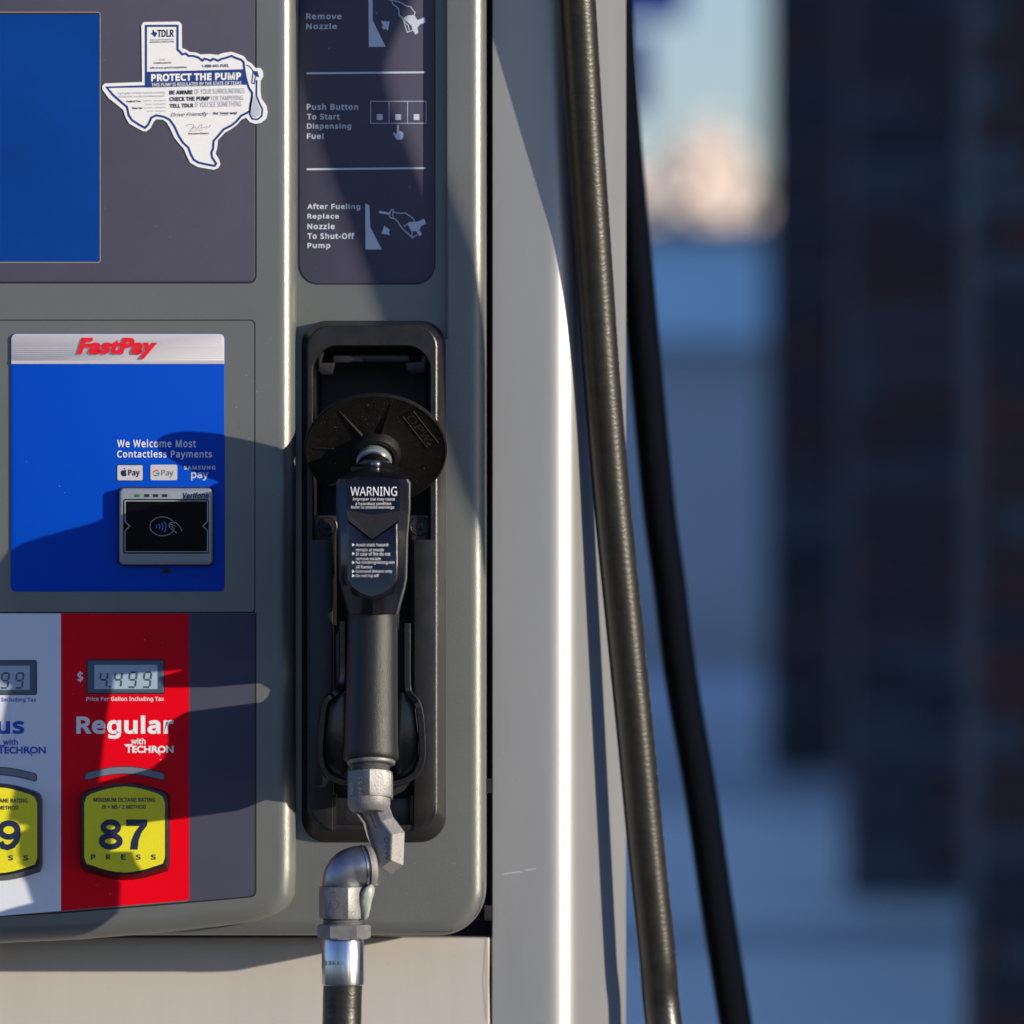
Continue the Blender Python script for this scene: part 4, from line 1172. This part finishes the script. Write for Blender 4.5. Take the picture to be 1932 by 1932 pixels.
# unseen hose added outside the frame to cast the shadow across the instruction plate
def caster(px, py, kplane, T):
    """point T units along the sun ray from layout point (px,py) on plane kplane"""
    f = (D - kplane * U) / D
    p = Vector(((px - 966) * U * f, -kplane * U, ZC - (py - 966) * U * f))
    return p + Vector((1.87, -1, .37)) * (T * U)
cs = [caster(560 + 48, -130, KN, 740), caster(560 + 86, 0, KN, 740), caster(560 + 82, 150, KN, 740), caster(640 + 80, 380, KN, 740), caster(720 + 80, 600, KN, 740), caster(865 + 76, 890, KR, 720), caster(912 + 76, 980, KR, 715)]
upT = [(865 + 76, 890, KR), (720 + 80, 600, KN), (640 + 80, 380, KN), (560 + 82, 150, KN), (560 + 86, 0, KN), (560 + 48, -130, KN)]
loop_ = [caster(1002, 1016, KR, 770), caster(1008, 1040, KR, 930), caster(1000, 1012, KR, 1100)] + [caster(x, y, k, 1230) for x, y, k in upT]
cs2 = [Vector((cs[0].x - .10, cs[0].y + .16, 2.12)), Vector((cs[0].x - .05, cs[0].y + .03, 1.78))] + cs + loop_
top_ = cs2[-1]
cs2 += [Vector((top_.x - .02, top_.y, 2.0)), Vector((top_.x - .04, top_.y + .02, 2.26))]
pth = catmull(cs2, 10)
h3t = thing('fuel_hose', cs2[0], 'unseen hose loop added right of the dispenser, thickened above to widen its shadow', 'fuel hose', 'black fuel hoses')
rad = [0.0155 + (0.011 * min(1, max(0, (p.z - 1.70) / .07)) if i < 60 else 0) for i, p in enumerate(pth)]  # upper part thickened to widen the shadow it casts
mk('hose_tube', MB().tube(pth, rad, 24), MT['hose'], h3t)
mk('hanger_arm', MB().tube([Vector((-0.02, 0.3, 2.30)), Vector((cs2[0].x, cs2[0].y, 2.30)), Vector((cs2[-1].x + .03, cs2[-1].y - .03, 2.30))], .022, 16), MT['silver'], h3t)
mk('hanger_clamp', MB().tube([cs2[0] + Vector((0, 0, -.03)), Vector((cs2[0].x, cs2[0].y, 2.30))], .03, 16), MT['nut'], h3t)

# ================================================================== BRICK PILLARS
BW, BH, JT, BD = 0.194, 0.060, 0.010, 0.09
def brick_mesh(name, mt):
    m = MB(); r = .004
    x, y, z = BW / 2, BD / 2, BH / 2
    P = lambda d, yy: [(-x + d, yy, -z + d), (x - d, yy, -z + d), (x - d, yy, z - d), (-x + d, yy, z - d)]
    m.loft([[Vector(p) for p in P(0, y)], [Vector(p) for p in P(0, -y + r)], [Vector(p) for p in P(r, -y)]])
    me = bpy.data.meshes.new('brick'); me.from_pydata([tuple(v) for v in m.v], [], m.f)
    bm = bmesh.new(); bm.from_mesh(me); bmesh.ops.recalc_face_normals(bm, faces=bm.faces); bm.to_mesh(me); bm.free()
    me.materials.append(mt); return me
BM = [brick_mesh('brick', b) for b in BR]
def pillar(x0, y0, h_sep, label, seed, height=4.6, singles=True):
    rs = random.Random(seed)
    Wp = 3 * (BW + JT) + JT
    t = thing('brick_pillar', (x0 + Wp / 2, y0 + Wp / 2, 0), label, 'brick pillar', 'brick canopy pillars')
    mk('core', MB().box((x0 + .006, y0 + .006, 0), (x0 + Wp - .006, y0 + Wp - .006, height)), MT['mortar'], t, smooth=False)
    rest = {0: MB(), 1: MB(), 2: MB(), 3: MB()}
    n = 0; nc = int(height / (BH + JT))
    rowc = 1
    for c in range(nc):
        z = .01 + c * (BH + JT) + BH / 2
        if c % 2 == 0 or rs.random() < .4: rowc = rs.choice((0, 0, 1, 2, 1, 3))
        for side in range(4):
            for i in range(3):
                mi = rowc if rs.random() < .62 else rs.choice((0, 1, 2, 3))
                off = JT + BW / 2 + i * (BW + JT) + (.03 if c % 2 else -.0)
                off = min(off, Wp - BW / 2)
                pr = rs.uniform(-.003, .003)
                if side == 0: loc = Vector((x0 + off, y0 + BD / 2 - .002 + pr, z)); rz = 0
                elif side == 1: loc = Vector((x0 + BD / 2 - .002 + pr, y0 + Wp - off, z)); rz = -PI / 2
                elif side == 2: loc = Vector((x0 + Wp - off, y0 + Wp - BD / 2 + .002, z)); rz = PI
                else: loc = Vector((x0 + Wp - BD / 2 + .002, y0 + off, z)); rz = PI / 2
                if singles and side < 2 and z < h_sep and n < 298:
                    o = bpy.data.objects.new('brick', BM[mi]); COL.objects.link(o)
                    attach(o, t); o.location = loc; o.rotation_euler = (0, 0, rz); n += 1
                else:
                    M_ = Matrix.Translation(loc) @ Matrix.Rotation(rz, 4, 'Z')
                    me = BM[mi]
                    rest[mi].add([M_ @ v.co for v in me.vertices], [tuple(p.vertices) for p in me.polygons])
    m = MB(); idx = []
    for k_, r_ in rest.items():
        m.add(r_.v, r_.f); idx += [k_] * len(r_.f)
    me = bpy.data.meshes.new('brickwork'); me.from_pydata(m.v, [], m.f)
    for b in BR: me.materials.append(b)
    me.polygons.foreach_set('material_index', idx)
    o = bpy.data.objects.new('brickwork', me); COL.objects.link(o); attach(o, t); o['kind'] = 'stuff'
    return t
AP = U / D
def Xat(px, dist): return (px - 966) * AP * dist
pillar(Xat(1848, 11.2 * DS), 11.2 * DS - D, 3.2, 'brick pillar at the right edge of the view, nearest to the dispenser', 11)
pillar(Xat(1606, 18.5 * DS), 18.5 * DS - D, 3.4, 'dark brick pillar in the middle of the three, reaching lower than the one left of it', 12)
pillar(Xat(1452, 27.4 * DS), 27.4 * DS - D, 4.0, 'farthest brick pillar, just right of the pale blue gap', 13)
pillar(2.25, -0.75, 0, 'unseen brick pillar added beside the pump island to shade the rear hose', 14, singles=False)  # unseen pillar, added to keep the sun off the rear hose

# ================================================================== BACKGROUND
# unseen store, added on the right to shade the far half of the forecourt
st_b = thing('shade_store', (16, 20, 0), 'unseen long grey store added at the right to shade the far forecourt', 'building')
mk('wall', MB().box((10.5, 0.9, 0), (22, 54, 5.3)), MT['wall'], st_b, smooth=False)
mk('roof', MB().box((10.2, 0.6, 5.302), (22.3, 54.3, 5.75)), MT['roofedge'], st_b, smooth=False)
for i in range(13):
    w_ = mk('window', MB().box((10.44, 3 + i * 3.7, .6), (10.52, 5.6 + i * 3.7, 2.7)), MT['roofedge'], st_b, smooth=False)
    mk('pane', MB().box((10.42, 3.08 + i * 3.7, .68), (10.46, 5.52 + i * 3.7, 2.62)), MT['glass'], w_, smooth=False)

# low building behind
yb = 40 * DS - D
lb = thing('low_building', (1.0, yb + 4, 0), 'low grey building with light blue fascia behind the forecourt', 'building')
zf = lambda py: ZC - (py - 966) * AP * 40 * DS
mk('wall', MB().box((-14, yb + .4, 0), (9, yb + 9, zf(640))), MT['wall'], lb, smooth=False)
mk('fascia', MB().box((-14.3, yb + .0, zf(640) + .002), (9.3, yb + 9.3, zf(438))), MT['fascia'], lb, smooth=False)
mk('roof', MB().box((-14.5, yb - .15, zf(438) + .002), (9.5, yb + 9.5, zf(420))), MT['roofedge'], lb, smooth=False)
for i in range(5):
    w_ = mk('window', MB().box((-12 + i * 2.3, yb + .34, .9), (-10.6 + i * 2.3, yb + .42, 2.1)), MT['roofedge'], lb, smooth=False)
    mk('pane', MB().box((-11.94 + i * 2.3, yb + .32, .96), (-10.66 + i * 2.3, yb + .36, 2.04)), MT['glass'], w_, smooth=False)

# trees behind the low building
def tree(px, dist, top, width, seed, label, mats):
    rs = random.Random(seed); dist *= DS
    x = Xat(px, dist); y = dist - D
    t = thing('tree', (x, y, 0), label, 'tree', 'trees behind the low building')
    m = MB()
    m.tube([(x, y, 0), (x + .05, y, top * .35), (x - .05, y, top * .6), (x, y, top * .85)], [.16, .12, .07, .02], 8)
    for i in range(7):
        a = rs.uniform(0, 2 * PI); zz = top * rs.uniform(.35, .6); L = width * rs.uniform(.25, .42)
        m.tube([(x, y, zz), (x + math.cos(a) * L * .5, y + math.sin(a) * L * .5, zz + L * .4), (x + math.cos(a) * L, y + math.sin(a) * L, zz + L)], [.05, .035, .01], 6)
    mk('trunk', m, MT['bark'], t)
    for mi, mt in enumerate(mats):
        m = MB()
        for c in range(46):
            a = rs.uniform(0, 2 * PI); rr_ = width * .5 * math.sqrt(rs.random()); 
            zz = top * .42 + (top * .56) * rs.random() * (1 - (rr_ / (width * .55)) ** 2 * .75)
            cx_, cy_ = x + rr_ * math.cos(a), y + rr_ * math.sin(a)
            cr = rs.uniform(.14, .34)
            for _ in range(80):
                v = Vector((rs.gauss(0, 1), rs.gauss(0, 1), rs.gauss(0, 1))).normalized() * cr * rs.random() ** .4
                p = Vector((cx_, cy_, zz)) + v
                u1 = Vector((rs.gauss(0, 1), rs.gauss(0, 1), rs.gauss(0, 1))).normalized() * .075; u2 = u1.orthogonal().normalized() * .06
                m.add([p - u1, p + u2, p + u1, p - u2], [(0, 1, 2, 3)])
        mk('crown', m, mt, t, smooth=False, fix=False)
    return t
tree(1338, 52, 4.95, 1.7, 21, 'round pale sunlit tree above the blue fascia', [MT['leaf'], MT['leaf']])
tree(1205, 55, 4.75, 2.1, 22, 'pale tree close to the column, left of the round one', [MT['leaf'], MT['leafdark']])
tree(1455, 58, 4.7, 2.0, 23, 'duller brownish tree against the far brick pillar', [MT['leafdark'], MT['leaf']])
tree(1000, 60, 4.6, 2.5, 24, 'wide pale tree hidden behind the dispenser', [MT['leaf'], MT['leafdark']])

# blue road sign
ds = 24.0 * DS
sgn = thing('road_sign', (Xat(1120, ds), ds - D, 0), 'deep blue sign panels beside the column at the top', 'sign')
zs_ = lambda py: ZC - (py - 966) * AP * ds
mk('pole', MB().tube([(Xat(1120, ds), ds - D, 0), (Xat(1120, ds), ds - D, zs_(-250))], .05, 12), MT['post'], sgn)
mk('sign_panel', MB().box((Xat(1000, ds), ds - D - .08, zs_(38)), (Xat(1292, ds), ds - D - .04, zs_(-220))), MT['signblue'], sgn, smooth=False)
mk('sign_panel', MB().box((Xat(1020, ds), ds - D - .08, zs_(215)), (Xat(1226, ds), ds - D - .04, zs_(62))), MT['signblue'], sgn, smooth=False)
for o in list(bpy.data.meshes):
    if o.users == 0: bpy.data.meshes.remove(o)
